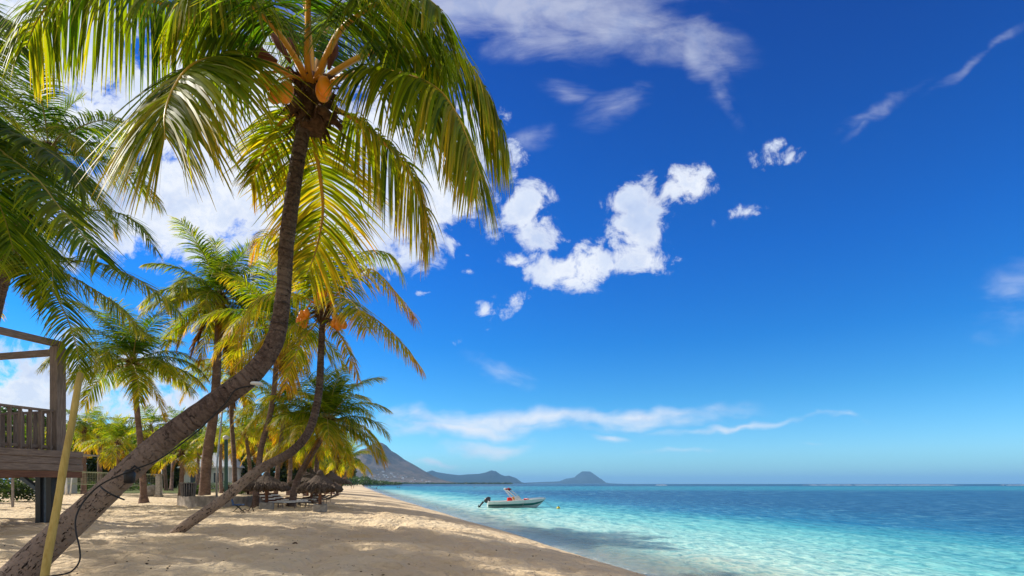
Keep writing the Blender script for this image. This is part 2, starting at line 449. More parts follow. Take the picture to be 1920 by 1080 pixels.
def bark_f(scars):
    def f(t):
        uv = t.new('ShaderNodeUVMap').outputs[0]
        pos = t.new('ShaderNodeTexCoord').outputs['Object']
        su = t.new('ShaderNodeSeparateXYZ', Vector=uv)
        V = su.outputs[1]
        low = t.math('SUBTRACT', 1.0, t.step(V, scars * .55, scars)) if scars else 0.0
        wv = t.noise(t.mapping(pos, scale=(1, 1, 1)), 2.6, 4, .65)
        wf = t.noise(pos, 9, 4, .7)
        v = t.math('ADD', V, t.math('ADD', t.math('MULTIPLY', wv, 0.16), t.math('MULTIPLY', wf, .045)))
        ph = t.math('FRACT', t.math('MULTIPLY', v, 14.0))
        ring = t.math('SUBTRACT', 1.0, t.step(t.math('ABSOLUTE', t.math('SUBTRACT', ph, .5)), .03, .22))
        brk = t.step(t.noise(pos, 7, 4, .7), .38, .58)
        ring = t.math('MULTIPLY', ring, brk)
        if scars:
            ring = t.math('MULTIPLY', ring, t.math('SUBTRACT', 1.0, t.math('MULTIPLY', low, .55)))
        grain = t.noise(pos, 34, 6, .72, .4)
        lines = t.noise(t.mapping(uv, rot=(0, 0, R(6)), scale=(5, 42, 1)), 1.6, 5, .7, .8)
        crk_n = t.noise(t.mapping(uv, rot=(0, 0, R(10)), scale=(4.5, 15, 1)), 1.4, 5, .62, .9)
        big = t.noise(pos, 2.8, 5, .65)
        c = t.mix(t.step(grain, .32, .68), (0.060, 0.038, 0.031), (0.19, 0.130, 0.104))
        c = t.mix(t.math('MULTIPLY', t.step(lines, .42, .62), .55), c, (0.085, 0.055, 0.045))
        c = t.mix(t.math('MULTIPLY', t.step(big, .45, .66), .55), c, (0.235, 0.17, 0.135))
        c = t.mix(t.math('MULTIPLY', ring, .50 if scars else .8), c, (0.045, 0.028, 0.022))
        bb = t.math('FRACT', t.math('MULTIPLY', t.math('ADD', V, t.math('MULTIPLY', wv, .10)), 5.3))
        bb = t.math('SUBTRACT', 1.0, t.step(t.math('ABSOLUTE', t.math('SUBTRACT', bb, .5)), .0, .09))
        c = t.mix(t.math('MULTIPLY', bb, .45), c, (0.045, 0.03, 0.025))
        crk = t.step(crk_n, .61, .66)
        c = t.mix(t.math('MULTIPLY', crk, .75), c, (0.022, 0.014, 0.011))
        h = t.math('SUBTRACT', t.math('ADD', t.math('MULTIPLY', grain, .5), t.math('MULTIPLY', lines, .5)), t.math('ADD', t.math('MULTIPLY', ring, .5), t.math('MULTIPLY', crk, 1.0)))
        if not scars:
            c = t.mix(1.0, c, (1.7, 1.65, 1.6), 'MULTIPLY')
        if scars:
            c = t.mix(t.math('MULTIPLY', low, t.math('ADD', .48, t.math('MULTIPLY', big, .3))), c, (0.42, 0.32, 0.25))
            wrp = t.new('ShaderNodeVectorMath', dict(operation='SCALE'), i0=t.noise(uv, 9, 4, .7, out=1)); wrp.inputs[3].default_value = .16
            pm = None
            for (sc, th, kp, rt) in ((13.0, .24, .42, 14), (22.0, .24, .50, -10)):
                pit = t.new('ShaderNodeTexVoronoi', dict(feature='F1'), Vector=t.vmath('ADD', t.mapping(uv, rot=(0, 0, R(rt)), scale=(1.6, .75, 1)), wrp.outputs[0]), Scale=sc)
                keep = t.math('GREATER_THAN', t.new('ShaderNodeSeparateXYZ', Vector=pit.outputs[1]).outputs[0], kp)
                q = t.math('MULTIPLY', t.math('SUBTRACT', 1.0, t.step(t.math('ADD', pit.outputs[0], t.math('MULTIPLY', t.math('SUBTRACT', grain, .5), .25)), th - .05, th + .06)), keep)
                pm = q if pm is None else t.math('MAXIMUM', pm, q)
            pm = t.math('MULTIPLY', pm, low)
            c = t.mix(t.math('MULTIPLY', pm, .93), c, (0.020, 0.013, 0.010))
            h = t.math('SUBTRACT', h, t.math('MULTIPLY', pm, 1.8))
        return bsdf(t, c, .85, t.bump(h, 1.0, 0.020), .15)
    return f
M_bark = material('palm_bark', bark_f(0))
M_bark_scarred = material('palm_bark_scarred', bark_f(2.5))
M_bark_pitted = material('palm_bark_pitted', bark_f(3.6))

def wood_f(c1, c2, sc=(1.2, 1.2, 14)):
    def f(t):
        pos = t.new('ShaderNodeTexCoord').outputs['Object']
        g = t.noise(t.mapping(pos, scale=sc), 3, 5, .65, .4)
        b = t.noise(pos, 1.6, 3, .5)
        c = t.mix(t.step(g, .3, .7), c1, c2)
        c = t.mix(t.math('MULTIPLY', t.step(b, .45, .7), .4), c, tuple(k * .6 for k in c1))
        return bsdf(t, c, .8, t.bump(g, .4, .01), .25)
    return f
M_wood = material('weathered_wood', wood_f((0.15, 0.11, 0.09), (0.29, 0.22, 0.18)))
M_redwood = material('reddish_wood', wood_f((0.13, 0.06, 0.04), (0.22, 0.11, 0.07)))
M_polewood = material('pale_pole_wood', wood_f((0.46, 0.32, 0.08), (0.60, 0.44, 0.14), (12, 12, .8)))
M_post = material('weathered_post_wood', wood_f((0.14, 0.105, 0.088), (0.29, 0.225, 0.185), (14, 14, 1.0)))
M_black = plain('black_paint', (0.012, 0.012, 0.014), .5, .4, 8, .3)
M_bluegrey = plain('blue_grey_paint', (0.10, 0.14, 0.19), .6, .3, 8, .2)
M_cable = plain('black_rubber', (0.01, 0.01, 0.01), .5, .4, 20, .2)
M_white = plain('white_paint', (0.72, 0.72, 0.70), .35, .5, 4, .06)
M_offwhite = plain('off_white_wall', (0.60, 0.60, 0.58), .8, .2, 1.5, .12)
M_green = plain('green_paint', (0.01, 0.16, 0.14), .3, .5, 4, .1)
M_gpole = plain('green_metal', (0.03, 0.09, 0.07), .5, .4, 4, .2)
M_red = plain('red_fabric', (0.62, 0.03, 0.02), .7, .2, 12, .2)
M_maroon = plain('maroon_canvas', (0.22, 0.02, 0.03), .8, .2, 12, .25)
M_yellow = plain('yellow_plastic', (0.62, 0.50, 0.03), .4, .5, 8, .15)
M_orange = plain('orange_vinyl', (0.75, 0.30, 0.02), .5, .4, 8, .15)
M_engine = plain('grey_engine_cowl', (0.028, 0.032, 0.04), .25, .6, 4, .2)
M_metal = plain('metal_grey', (0.42, 0.43, 0.45), .35, .5, 6, .12, .6)
M_concrete = plain('concrete', (0.33, 0.31, 0.28), .9, .2, 7, .3)
M_stone = plain('stone', (0.30, 0.26, 0.22), .9, .2, 4, .35)
M_bin = plain('grey_slats', (0.27, 0.24, 0.22), .7, .3, 9, .25)
M_dark = plain('dark_opening', (0.02, 0.024, 0.03), .25, .6, 4, .2)
M_roof = plain('grey_roof', (0.34, 0.38, 0.42), .6, .3, 3, .15)
M_tileroof = plain('brown_roof', (0.22, 0.13, 0.09), .8, .2, 3, .3)
M_net = plain('net_tape', (0.30, 0.33, 0.22), .8, .2, 9, .15)
M_cushion = plain('striped_cushion_white', (0.62, 0.60, 0.56), .85, .2, 10, .1)
M_brownc = plain('brown_canvas', (0.10, 0.05, 0.035), .85, .2, 10, .2)
M_husk = plain('palm_fibre', (0.11, 0.060, 0.032), .9, .15, 18, .5)
M_spathe = plain('dry_spathe', (0.13, 0.045, 0.022), .7, .25, 14, .4)
M_skin = plain('skin', (0.30, 0.16, 0.10), .6, .3, 6, .1)
M_blackcloth = plain('black_cloth', (0.02, 0.02, 0.03), .8, .2, 6, .2)
M_bluecloth = plain('blue_cloth', (0.05, 0.10, 0.22), .8, .2, 6, .2)
M_leafbit = plain('dry_leaf', (0.075, 0.045, 0.028), .85, .2, 20, .4)

def thatch_f(t):
    pos = t.new('ShaderNodeTexCoord').outputs['Object']
    g = t.noise(t.mapping(pos, scale=(7, 7, 1.5)), 4, 5, .7, .5)
    c = t.mix(t.step(g, .3, .7), (0.045, 0.035, 0.03), (0.17, 0.13, 0.10))
    return bsdf(t, c, .95, t.bump(g, .9, .05), .1)
M_thatch = material('thatch', thatch_f)

def coconut_f(t):
    pos = t.new('ShaderNodeTexCoord').outputs['Object']
    n = t.noise(pos, 7, 4, .6)
    c = t.mix(t.step(n, .35, .75), (0.92, 0.25, 0.006), (0.78, 0.29, 0.012))
    c = t.mix(t.step(t.noise(pos, 22, 4, .7), .6, .75), c, (0.45, 0.17, 0.03))
    return bsdf(t, c, .38, t.bump(n, .2, .02), .45)
M_coconut = material('orange_coconut', coconut_f)

def broad_f(t):
    c = t.new('ShaderNodeAttribute', dict(attribute_name='Col')).outputs['Color']
    p = bsdf(t, c, 0.5, None, 0.4)
    tr = t.new('ShaderNodeBsdfTranslucent', Color=t.mix(1.0, c, (1.7, 1.9, .8), 'MULTIPLY')).outputs[0]
    m = t.new('ShaderNodeMixShader', i0=0.3)
    t.l.new(p, m.inputs[1]); t.l.new(tr, m.inputs[2])
    return m.outputs[0]
M_broad = material('broad_leaf', broad_f)
M_trunk = plain('tree_bark', (0.11, 0.085, 0.065), .9, .15, 5, .4)

def mount_f(c1, c2, c3, sc):
    def f(t):
        geo = t.new('ShaderNodeNewGeometry')
        pos = geo.outputs['Position']
        n = t.noise(t.mapping(pos, scale=(1, 1, 2)), sc, 8, .65, .6)
        n2 = t.noise(pos, sc * 7, 5, .7)
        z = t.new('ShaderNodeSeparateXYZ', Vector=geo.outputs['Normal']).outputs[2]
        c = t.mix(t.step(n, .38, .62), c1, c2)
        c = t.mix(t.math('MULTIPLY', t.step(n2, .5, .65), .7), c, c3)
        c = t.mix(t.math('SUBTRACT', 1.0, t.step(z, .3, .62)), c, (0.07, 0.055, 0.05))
        return bsdf(t, c, .95, t.bump(n2, .8, 18.0), .1)
    return f
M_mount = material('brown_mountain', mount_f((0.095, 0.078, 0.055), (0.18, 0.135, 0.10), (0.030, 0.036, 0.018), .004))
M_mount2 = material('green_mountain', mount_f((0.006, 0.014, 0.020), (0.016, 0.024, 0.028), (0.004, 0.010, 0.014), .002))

# ------------------------------------------------------------------ ground, sea
SD = np.array([-60, 7, 13.57, 21.7, 30.1, 42.7, 71, 123.5, 293, 600, 2000, 8000, 46000.0])
SX = np.array([22, 5.1, 3.18, .81, -1.7, -5.2, -13.3, -27.8, -74, -155, -520, -2100, -11800.0])
def shore_x(D):
    D = np.asarray(D, float)
    return np.interp(D, SD, SX) + 0.5 * (vnoise(D * .12, D * 0 + 3, 5) - .5) * np.clip(60 / (D + 40), 0, 1)
def ground_z(X, Y, rough=False):
    X = np.asarray(X, float); Y = np.asarray(Y, float)
    d = (shore_x(Y) - X) * 0.965
    k = 3.0 + 0.075 * np.clip(Y - 20, 0, 500)
    z = np.where(d > 0, 1.2 * (1 - np.exp(-np.maximum(d, 0) / k)), -np.minimum(0.11 * np.maximum(-d, 0), 3.0))
    inl = np.clip((Y - 32) / 40, 0, 1) * np.clip((d - 10) / 15, 0, 1)
    z = z + 0.42 * inl
    if rough:
        amp = np.clip(d / 5, 0, 1) * np.clip(1.4 - Y / 60, .15, 1)
        z = z + amp * (0.12 * (fbm(X * .55, Y * .55, 3, 3) - .5) + 0.13 * (fbm(X * 2.3, Y * 2.3, 3, 11, .6) - .5))
        # foot prints
        g = vnoise(X * 3.1, Y * 2.3, 21)
        z = z - amp * 0.060 * np.clip((g - .60) / .2, 0, 1)
        g = vnoise(X * 2.1 + 40, Y * 1.9, 33)
        z = z - amp * 0.065 * np.clip((g - .68) / .12, 0, 1)
    return z
def gz(x, y): return float(ground_z(x, y))

def grid_faces(nr, nc):
    i = np.arange(nr - 1)[:, None] * nc + np.arange(nc - 1)[None]
    return np.stack([i, i + 1, i + nc + 1, i + nc], -1).reshape(-1, 4)

Drow = np.concatenate([np.arange(-40, 4, 2.0), 4 * 1.0085 ** np.arange(0, 460), ])
Drow = np.concatenate([Drow, Drow[-1] * 1.06 ** np.arange(1, 102)]); Drow = Drow[Drow < 42000]
doff = np.concatenate([np.arange(-12, 17, .075), 17 * 1.025 ** np.arange(1, 60)])
doff = np.concatenate([doff, doff[-1] * 1.22 ** np.arange(1, 27)])
doff = doff[doff < 12000]
DD, OO = np.meshgrid(Drow, doff, indexing='ij')
XX = shore_x(DD) - OO
ZZ = ground_z(XX, DD, True)
lawn = np.clip((DD - 46 + 6 * (fbm(XX * .12, DD * .12, 3, 8) - .5)) / 10, 0, 1) * np.clip((OO - 12 - DD * .08) / 8, 0, 1)
g = link('beach_sand', mesh_np('beach_sand', np.stack([XX, DD, ZZ], -1).reshape(-1, 3), grid_faces(*DD.shape)[:, ::-1], M_sand, attrs={'lawn': lawn.ravel()}))
tag(g, kind='structure')
# sea floor carries on as the same sheet offshore
doff2 = np.array([12.0, 14, 18, 25, 40, 80, 200, 800, 4000, 14000, 24000])
D2, O2 = np.meshgrid(Drow[::4], doff2, indexing='ij')
X2 = shore_x(D2) + O2
g = link('sea_floor', mesh_np('sea_floor', np.stack([X2, D2, ground_z(X2, D2) - .004], -1).reshape(-1, 3), grid_faces(*D2.shape), M_sand, attrs={'lawn': np.zeros(D2.size)}))
tag(g, kind='structure')
# sea surface
wrow = np.concatenate([np.arange(-40, 6, 2.0), 6 * 1.012 ** np.arange(0, 300)])
wrow = np.concatenate([wrow, wrow[-1] * 1.07 ** np.arange(1, 70)]); wrow = wrow[wrow < 41000]
woff = np.concatenate([np.arange(-2.2, 22, .13), 22 * 1.04 ** np.arange(1, 80)])
woff = np.concatenate([woff, woff[-1] * 1.3 ** np.arange(1, 20)]); woff = woff[woff < 24000]
D3, O3 = np.meshgrid(wrow, woff, indexing='ij')
X3 = shore_x(D3) + O3
calm = np.clip(1.5 - D3 / 70, 0, 1) * np.clip((O3 + .6) / 3, 0, 1)
Z3 = 0.05 * calm * (fbm(X3 * .9 + D3 * .25, D3 * 1.6, 3, 50, .6) - .5) + .02 * calm * np.sin((O3 * 2.2 + 1.5 * fbm(X3 * .3, D3 * .3, 2, 9)) * 1.6)
g = link('sea_water', mesh_np('sea_water', np.stack([X3, D3, Z3], -1).reshape(-1, 3), grid_faces(*D3.shape), M_water, attrs={'offshore': O3.ravel()}))
tag(g, kind='structure')

# ------------------------------------------------------------------ mountains
def massif(name, prof, D, depth, mat, label, n=240, m=70, rough=.16, seed=1):
    px = np.array([p[0] for p in prof], float); py = np.array([p[1] for p in prof], float)
    xs = np.linspace(px[0], px[-1], n)
    h = np.interp(xs, px, HORY - py) / F * D
    X = (xs - 960) / F * D
    tt = np.linspace(-1, 1, m)
    XX, TT = np.meshgrid(X, tt, indexing='ij')
    H = h[:, None] * np.ones_like(TT)
    s = D / 5000.0
    wob = (fbm(XX / (420 * s), TT * 3, 4, seed) - .5)
    cs = np.clip(1 - np.abs(TT + wob * .45 * np.clip(1.2 - (1 - np.abs(TT)), 0, 1)), 0, 1) ** 0.85
    ero = 1 - rough * 2 * np.abs(fbm(XX / (130 * s) + TT * 2, TT * 5, 5, seed + 5) - .5) * np.clip(np.abs(TT) * 3, 0, 1)
    Z = H * cs * ero - 3
    Y = D + TT * depth
    # shift sideways with depth so that the crest keeps its outline
    V = np.stack([XX, Y, Z], -1).reshape(-1, 3)
    o = link(name, mesh_np(name, V, grid_faces(n, m)[:, ::-1], mat))
    tag(o, label, None, None, 'structure')
    return o
massif('mountain', [(520, 900), (560, 880), (600, 868), (640, 862), (670, 855), (685, 842), (697, 832), (706, 827), (715, 828), (724, 833), (733, 843), (745, 850), (760, 861),
       (775, 869), (795, 881), (812, 891), (828, 898), (850, 903), (885, 907)], 5200, 1500, M_mount, 'brown pointed mountain rising behind the end of the beach', 300, 90)
massif('mountain', [(780, 907), (800, 884), (810, 881), (818, 884), (835, 887), (860, 890), (877, 888.5), (899, 887.6), (911, 885), (922, 881), (925, 882.4), (929, 882), (938, 888.4), (947, 892),
       (954, 891), (968, 896), (977, 903), (985, 905.5), (1010, 907)], 9500, 1500, M_mount2, 'long low blue ridge between the two peaks', 240, 60, .1, 4)
massif('mountain', [(960, 907), (975, 905), (1010, 903.5), (1040, 902.5), (1049, 902), (1062, 897), (1077, 894.7), (1082, 890), (1092, 883), (1097, 883.4), (1107, 883.6), (1112, 887), (1118, 891.5), (1121, 896), (1124, 901.5),
       (1134, 905), (1165, 907)], 13500, 1300, M_mount2, 'flat topped blue headland standing alone on the horizon', 240, 60, .06, 9)

# ------------------------------------------------------------------ palms
GREEN = np.array([0.036, 0.094, 0.006]); YGREEN = np.array([0.180, 0.225, 0.007])
YEL = np.array([0.42, 0.30, 0.020]); ORA = np.array([0.42, 0.17, 0.022]); BROWN = np.array([0.16, 0.085, 0.035])
def leafcol(y):
    y = np.clip(y, 0, 1)[..., None]
    k = np.array([0, .35, .65, .88, 1.0]); C = np.stack([GREEN, YGREEN, YEL, ORA, BROWN])
    return np.stack([np.interp(y[..., 0], k, C[:, i]) for i in range(3)], -1)

def resample(P, n):
    P = np.array([tuple(p) for p in P], float)
    # catmull-rom through the points
    Q = np.vstack([2 * P[0] - P[1], P, 2 * P[-1] - P[-2]])
    out = []
    for i in range(1, len(Q) - 2):
        t = np.linspace(0, 1, 24, endpoint=False)[:, None]
        a, b, c, d = Q[i - 1], Q[i], Q[i + 1], Q[i + 2]
        out.append(.5 * ((2 * b) + (-a + c) * t + (2 * a - 5 * b + 4 * c - d) * t ** 2 + (-a + 3 * b - 3 * c + d) * t ** 3))
    C = np.vstack(out + [P[-1:]])
    s = np.concatenate([[0], np.cumsum(np.linalg.norm(np.diff(C, axis=0), axis=1))])
    u = np.linspace(0, s[-1], n)
    return np.stack([np.interp(u, s, C[:, i]) for i in range(3)], -1), s[-1]

def norm(a): return a / np.maximum(np.linalg.norm(a, axis=-1, keepdims=True), 1e-9)

def frond_mesh(P, leaf=0.9, n=70, segs=4, wid=.022, droop=1.3, vee=.25, yellow=.1, f0=.2, r0=.022, roll=0., rach=(0.42, 0.22, 0.03), seed=0, tipy=.35, rn=26, broken=.03, fwd=(18, 62)):
    r = np.random.default_rng(seed)
    C, Ltot = resample(P, rn)
    T = norm(np.gradient(C, axis=0))
    Z = np.array([0, 0, 1.0])
    im = rn // 4
    S0 = np.cross(T[im], Z)
    if np.linalg.norm(S0) < .15: S0 = np.cross(norm(C[-1] - C[0]), Z)
    S = np.zeros_like(T); s = norm(S0)
    for i in range(rn):
        s = norm(s - np.dot(s, T[i]) * T[i]); S[i] = s
    # pull the side vector towards the horizontal
    for i in range(rn):
        h = np.cross(T[i], Z); l = np.linalg.norm(h)
        if l > .3:
            h = h / l
            if np.dot(h, S[i]) < 0: h = -h
            q = norm(S[i] * .4 + h * .6); S[i] = norm(q - np.dot(q, T[i]) * T[i])
    N = np.cross(S, T)
    if roll:
        c, s_ = math.cos(roll), math.sin(roll)
        S, N = S * c + N * s_, N * c - S * s_
    # rachis
    k = 5
    tt = np.linspace(0, 1, rn)
    rad = r0 * (1 - .86 * tt) ; rad[0] *= 1.5; rad[1] *= 1.2
    ang = np.arange(k) * 2 * math.pi / k
    RV = C[:, None] + rad[:, None, None] * (S[:, None] * np.cos(ang)[None, :, None] * 1.15 + N[:, None] * np.sin(ang)[None, :, None] * .8)
    i = np.arange(rn - 1)[:, None] * k; j = np.arange(k)[None]
    RF = np.stack([i + j, i + (j + 1) % k, i + k + (j + 1) % k, i + k + j], -1).reshape(-1, 4)
    rc = np.array(rach)[None] * (1 - tt[:, None]) + leafcol(np.clip(.5 + yellow * .6 + 0 * tt, 0, .8)) * tt[:, None] * 1.1
    RC = np.repeat(rc, k, axis=0)
    # leaflets
    t = np.linspace(f0, .985, n)
    t = np.concatenate([t, t]) + r.normal(0, .35 / n * .6, 2 * n)
    t = np.clip(t, f0, .995)
    sd = np.concatenate([np.ones(n), -np.ones(n)])
    keep = r.random(2 * n) > broken
    t, sd = t[keep], sd[keep]
    K = len(t)
    x = t * (rn - 1); i0 = np.clip(x.astype(int), 0, rn - 2); fr = (x - i0)[:, None]
    Pk = C[i0] * (1 - fr) + C[i0 + 1] * fr
    Tk = norm(T[i0] * (1 - fr) + T[i0 + 1] * fr)
    Sk = norm(S[i0] * (1 - fr) + S[i0 + 1] * fr); Nk = np.cross(Sk, Tk)
    if roll: Nk = norm(N[i0] * (1 - fr) + N[i0 + 1] * fr)
    tp = (t - f0) / (1 - f0)
    ln = leaf * np.interp(tp, [0, .1, .3, .6, .85, 1], [.72, .92, 1, .95, .72, .45]) * r.normal(1, .08, K)
    clump = np.sin(t * 60 + r.random() * 6) * .5 + np.sin(t * 23 + r.random() * 6) * .5
    a = np.radians(np.interp(tp, [0, 1], fwd) + r.normal(0, 4, K) + clump * 3)
    vv = vee + r.normal(0, .09, K) + clump * .05
    d0 = norm(Sk * (sd * np.cos(a))[:, None] + Tk * np.sin(a)[:, None] + Nk * vv[:, None])
    gk = droop * np.clip(r.normal(1, .2, K), .3, 2) * (1 + .12 * clump)
    tw = r.normal(0, .25, K) + sd * .15
    pos = Pk.copy()
    vs = []; cs = []
    yb = yellow + tipy * tp ** 2 + r.normal(0, .10, K) + .12 * clump
    br = np.clip(r.normal(1, .22, K), .55, 1.6)[:, None]
    kink = r.random(K) < .05
    wp = np.interp(np.linspace(0, 1, segs + 1), [0, .15, .5, .8, 1], [.55, 1, .85, .5, .08])
    wk = wid * r.normal(1, .1, K) * np.interp(tp, [0, .3, 1], [.9, 1.0, .7])
    for j in range(segs + 1):
        s = j / segs
        g = gk * s ** 0.8 + (kink * (s > .45)) * 2.2
        d = norm(d0 - Z[None] * g[:, None])
        if j:
            pos = pos + (d + dp) * .5 * (ln / segs)[:, None]
        dp = d
        W = norm(Tk - (Tk * d).sum(-1, keepdims=True) * d)
        B = np.cross(W, d)
        W = W * np.cos(tw)[:, None] + B * np.sin(tw)[:, None]
        hw = (wk * wp[j])[:, None]
        vs.append(np.stack([pos - W * hw, pos + W * hw], 1))
        c = leafcol(yb + .32 * s ** 3 * (0.4 + yellow * 1.2 + tipy)) * br
        cs.append(np.stack([c, c * 1.12], 1))
    LV = np.stack(vs, 1).reshape(-1, 3); LC = np.stack(cs, 1).reshape(-1, 3)
    b = (np.arange(K) * (segs + 1) * 2)[:, None] + (np.arange(segs) * 2)[None]
    LF = np.stack([b, b + 1, b + 3, b + 2], -1).reshape(-1, 4)
    V = np.vstack([RV.reshape(-1, 3), LV]); Cc = np.vstack([RC, LC])
    FF = np.vstack([RF, LF + len(RC)])
    mi = np.concatenate([np.ones(len(RF)), np.zeros(len(LF))])
    return mesh_np('frond', V, FF, [M_leaf, M_rachis], Cc, midx=mi)

def trunk_mesh(P, r0, r1, n=90, k=16, flare=.35, seed=0, mat=None, ring=.012, radii=None):
    rr = np.random.default_rng(seed)
    C, L = resample(P, n)
    T = norm(np.gradient(C, axis=0))
    s = norm(np.cross(T[0], [0, 1, 0.1])); S = np.zeros_like(T)
    for i in range(n):
        s = norm(s - np.dot(s, T[i]) * T[i]); S[i] = s
    N = np.cross(T, S)
    v = np.linspace(0, L, n)
    rad = np.interp(v / L, [0, .08, .3, 1], [r0 * (1 + flare), r0 * 1.06, r0 * .9 + r1 * .1, r1])
    if radii: rad = np.interp(v / L, radii[0], radii[1])
    ang = np.arange(k + 1) * 2 * math.pi / k
    lump = 1 + .10 * (fbm(np.cos(ang)[None] * 1.3 + v[:, None] * 1.1 + 5, np.sin(ang)[None] * 1.3 + v[:, None] * .7 + 9, 3, seed) - .5)
    rg = 1 + ring / rad * (np.abs((v * 5.5 + .2 * vnoise(v * 2, v * 0, seed)) % 1 - .5) * 2 - .5)
    RR = rad[:, None] * lump * rg[:, None]
    RR[:, -1] = RR[:, 0]
    V = C[:, None] + RR[..., None] * (S[:, None] * np.cos(ang)[None, :, None] + N[:, None] * np.sin(ang)[None, :, None])
    uv = np.stack([np.broadcast_to(ang[None] * r0, (n, k + 1)), np.broadcast_to(v[:, None], (n, k + 1))], -1)
    return mesh_np('trunk', V.reshape(-1, 3), grid_faces(n, k + 1)[:, ::-1], mat or M_bark, uv=uv.reshape(-1, 2))

def coconut_mesh():
    m = MB()
    pr = []
    for i in range(9):
        a = math.pi * i / 8
        pr.append((max(.001, .075 * math.sin(a) ** .85 * (1 + .12 * math.cos(a))), -.105 * math.cos(a)))
    m.lathe(pr, 12)
    for i, v in enumerate(m.v):
        a = math.atan2(v[1], v[0]); f = 1 + .05 * math.cos(3 * a)
        m.v[i] = (v[0] * f, v[1] * f, v[2])
    return m.mesh('coconut', M_coconut, True)
CO = coconut_mesh()
def coconut(parent, loc, sc=1.0, rot=(0, 0, 0)):
    o = link('coconut', CO, parent, loc); o.scale = (sc,) * 3; o.rotation_euler = rot
    return o

def fibre_mesh(c, r, n, seed, size=.3):
    """ragged brown leaf bases and fibre round the head of the trunk"""
    rr = random.Random(seed); m = MB(); c = Vector(c)
    for i in range(n):
        a = rr.uniform(0, 6.28); e = rr.uniform(-.9, .9)
        d = Vector((math.cos(a) * math.cos(e), math.sin(a) * math.cos(e), math.sin(e) + .1)).normalized()
        p0 = c + Vector((math.cos(a), math.sin(a), 0)) * r * rr.uniform(.4, .95) + Vector((0, 0, rr.uniform(-r * 1.8, r * 1.6)))
        l = size * rr.uniform(.3, 1)
        p1 = p0 + d * l * .5; p2 = p1 + (d + Vector((0, 0, -rr.uniform(.2, 1.3)))).normalized() * l * .5
        m.tube([p0, p1, p2], [.02 * size / .3 * rr.uniform(.5, 1.4), .014 * size / .3, .003], 4, False)
    m.lathe([(r * .8, -r * 2.2), (r * 1.25, -r), (r * 1.3, 0), (r * 1.0, r * 1.4), (r * .3, r * 2.4)], 14, c, .25)
    return m.mesh('crown_fibre', M_husk, True)

def spathe(parent, a, b, w_=.05):
    a, b = Vector(a), Vector(b)
    mid = (a + b) / 2 + Vector((0, 0, .03))
    MB().tube([a, a.lerp(mid, .6), mid, mid.lerp(b, .6), b], [w_ * .25, w_ * .6, w_, w_ * .6, .004], 6).build('dry_spathe', M_spathe, parent, True)

# ---- hero palm
hb = at(-30, 1131, 5.15)
hb.z = gz(hb.x, hb.y) - .12
hero = empty('palm_tree', hb)
tag(hero, 'nearest and largest coconut palm, curving up from the bottom left corner with orange nuts', 'palm tree', 'coconut palms on the beach')
tp = [hb, at(60, 1052, 5.3), at(165, 955, 5.5), at(290, 840, 5.6), at(400, 757, 5.7), at(470, 704, 5.75), at(515, 640, 5.8), at(531, 550, 5.8), at(537, 460, 5.8), at(548, 370, 5.8), at(561, 285, 5.8), at(582, 185, 5.8)]
loc = lambda P, o: [Vector(p) - Vector(o) for p in P]
link('trunk', trunk_mesh(loc(tp, hb), .235, .105, 300, 32, .12, 3, M_bark_scarred, .004, radii=([0, .10, .25, .40, .50, .60, .68, .8, 1], [.160, .137, .111, .107, .098, .085, .071, .072, .068])), hero)
hc = at(585, 172, 5.8)
def hf(pts, **kw):
    P = [Vector(p) - hb for p in ([hc] + [at(*p) for p in pts])]
    args = dict(leaf=1.12, n=125, segs=6, wid=.0138, droop=.95, yellow=.08, f0=.2, r0=.036, rach=(.85, .36, .02), rn=40, vee=-.04, tipy=.2, fwd=(2, 46))
    args.update(kw)
    return link('frond', frond_mesh(P, **args), hero)
hf([(498, 109, 5.7), (441, 67, 5.6), (363, 26, 5.5), (290, 2, 5.4), (200, -22, 5.3), (120, -12, 5.2), (75, 30, 5.2), (48, 90, 5.2)], leaf=.95, yellow=.12, droop=3.2, f0=.24, seed=1, n=150, vee=.1)
hf([(540, 138, 5.6), (500, 119, 5.4), (456, 110, 5.2), (404, 109, 4.9), (358, 124, 4.65), (325, 166, 4.5), (309, 215, 4.4), (310, 262, 4.4)], leaf=1.15, yellow=.24, droop=1.2, seed=2, f0=.42, wid=.0145, n=160, vee=-.05)
hf([(577, 110, 5.4), (578, 40, 4.9), (577, -60, 4.4), (570, -150, 3.9), (560, -170, 3.4)], leaf=1.0, yellow=.12, seed=3, r0=.034, f0=.42, droop=1.1)
hf([(553, 105, 6.0), (530, 62, 6.2), (505, 20, 6.4), (470, -30, 6.7), (420, -60, 7.0), (360, -50, 7.3)], droop=2.0, f0=.36, seed=4, yellow=.05)
hf([(622, 138, 5.8), (674, 107, 5.75), (730, 89, 5.7), (774, 83, 5.6), (822, 89, 5.6), (867, 115, 5.5), (904, 159, 5.5), (932, 215, 5.5), (950, 262, 5.5)], leaf=1.0, yellow=.17, seed=5, f0=.30, n=145, droop=2.6)
hf([(622, 155, 5.6), (648, 141, 5.4), (685, 134, 5.2), (737, 136, 5.0), (785, 148, 4.85), (830, 176, 4.75), (862, 226, 4.7), (886, 286, 4.65), (902, 332, 4.6)], leaf=.98, yellow=.22, seed=6, f0=.34, n=145, droop=2.8)
hf([(612, 196, 5.9), (667, 224, 6.1), (711, 259, 6.2), (748, 296, 6.3), (778, 342, 6.4), (796, 392, 6.4), (808, 440, 6.4)], leaf=.85, yellow=.32, seed=7, n=120, droop=2.4)
hf([(596, 120, 6.1), (606, 70, 6.4), (632, 30, 6.7), (668, 0, 7.0), (720, -18, 7.2), (770, 0, 7.4)], droop=2.0, f0=.36, seed=8, yellow=.06)
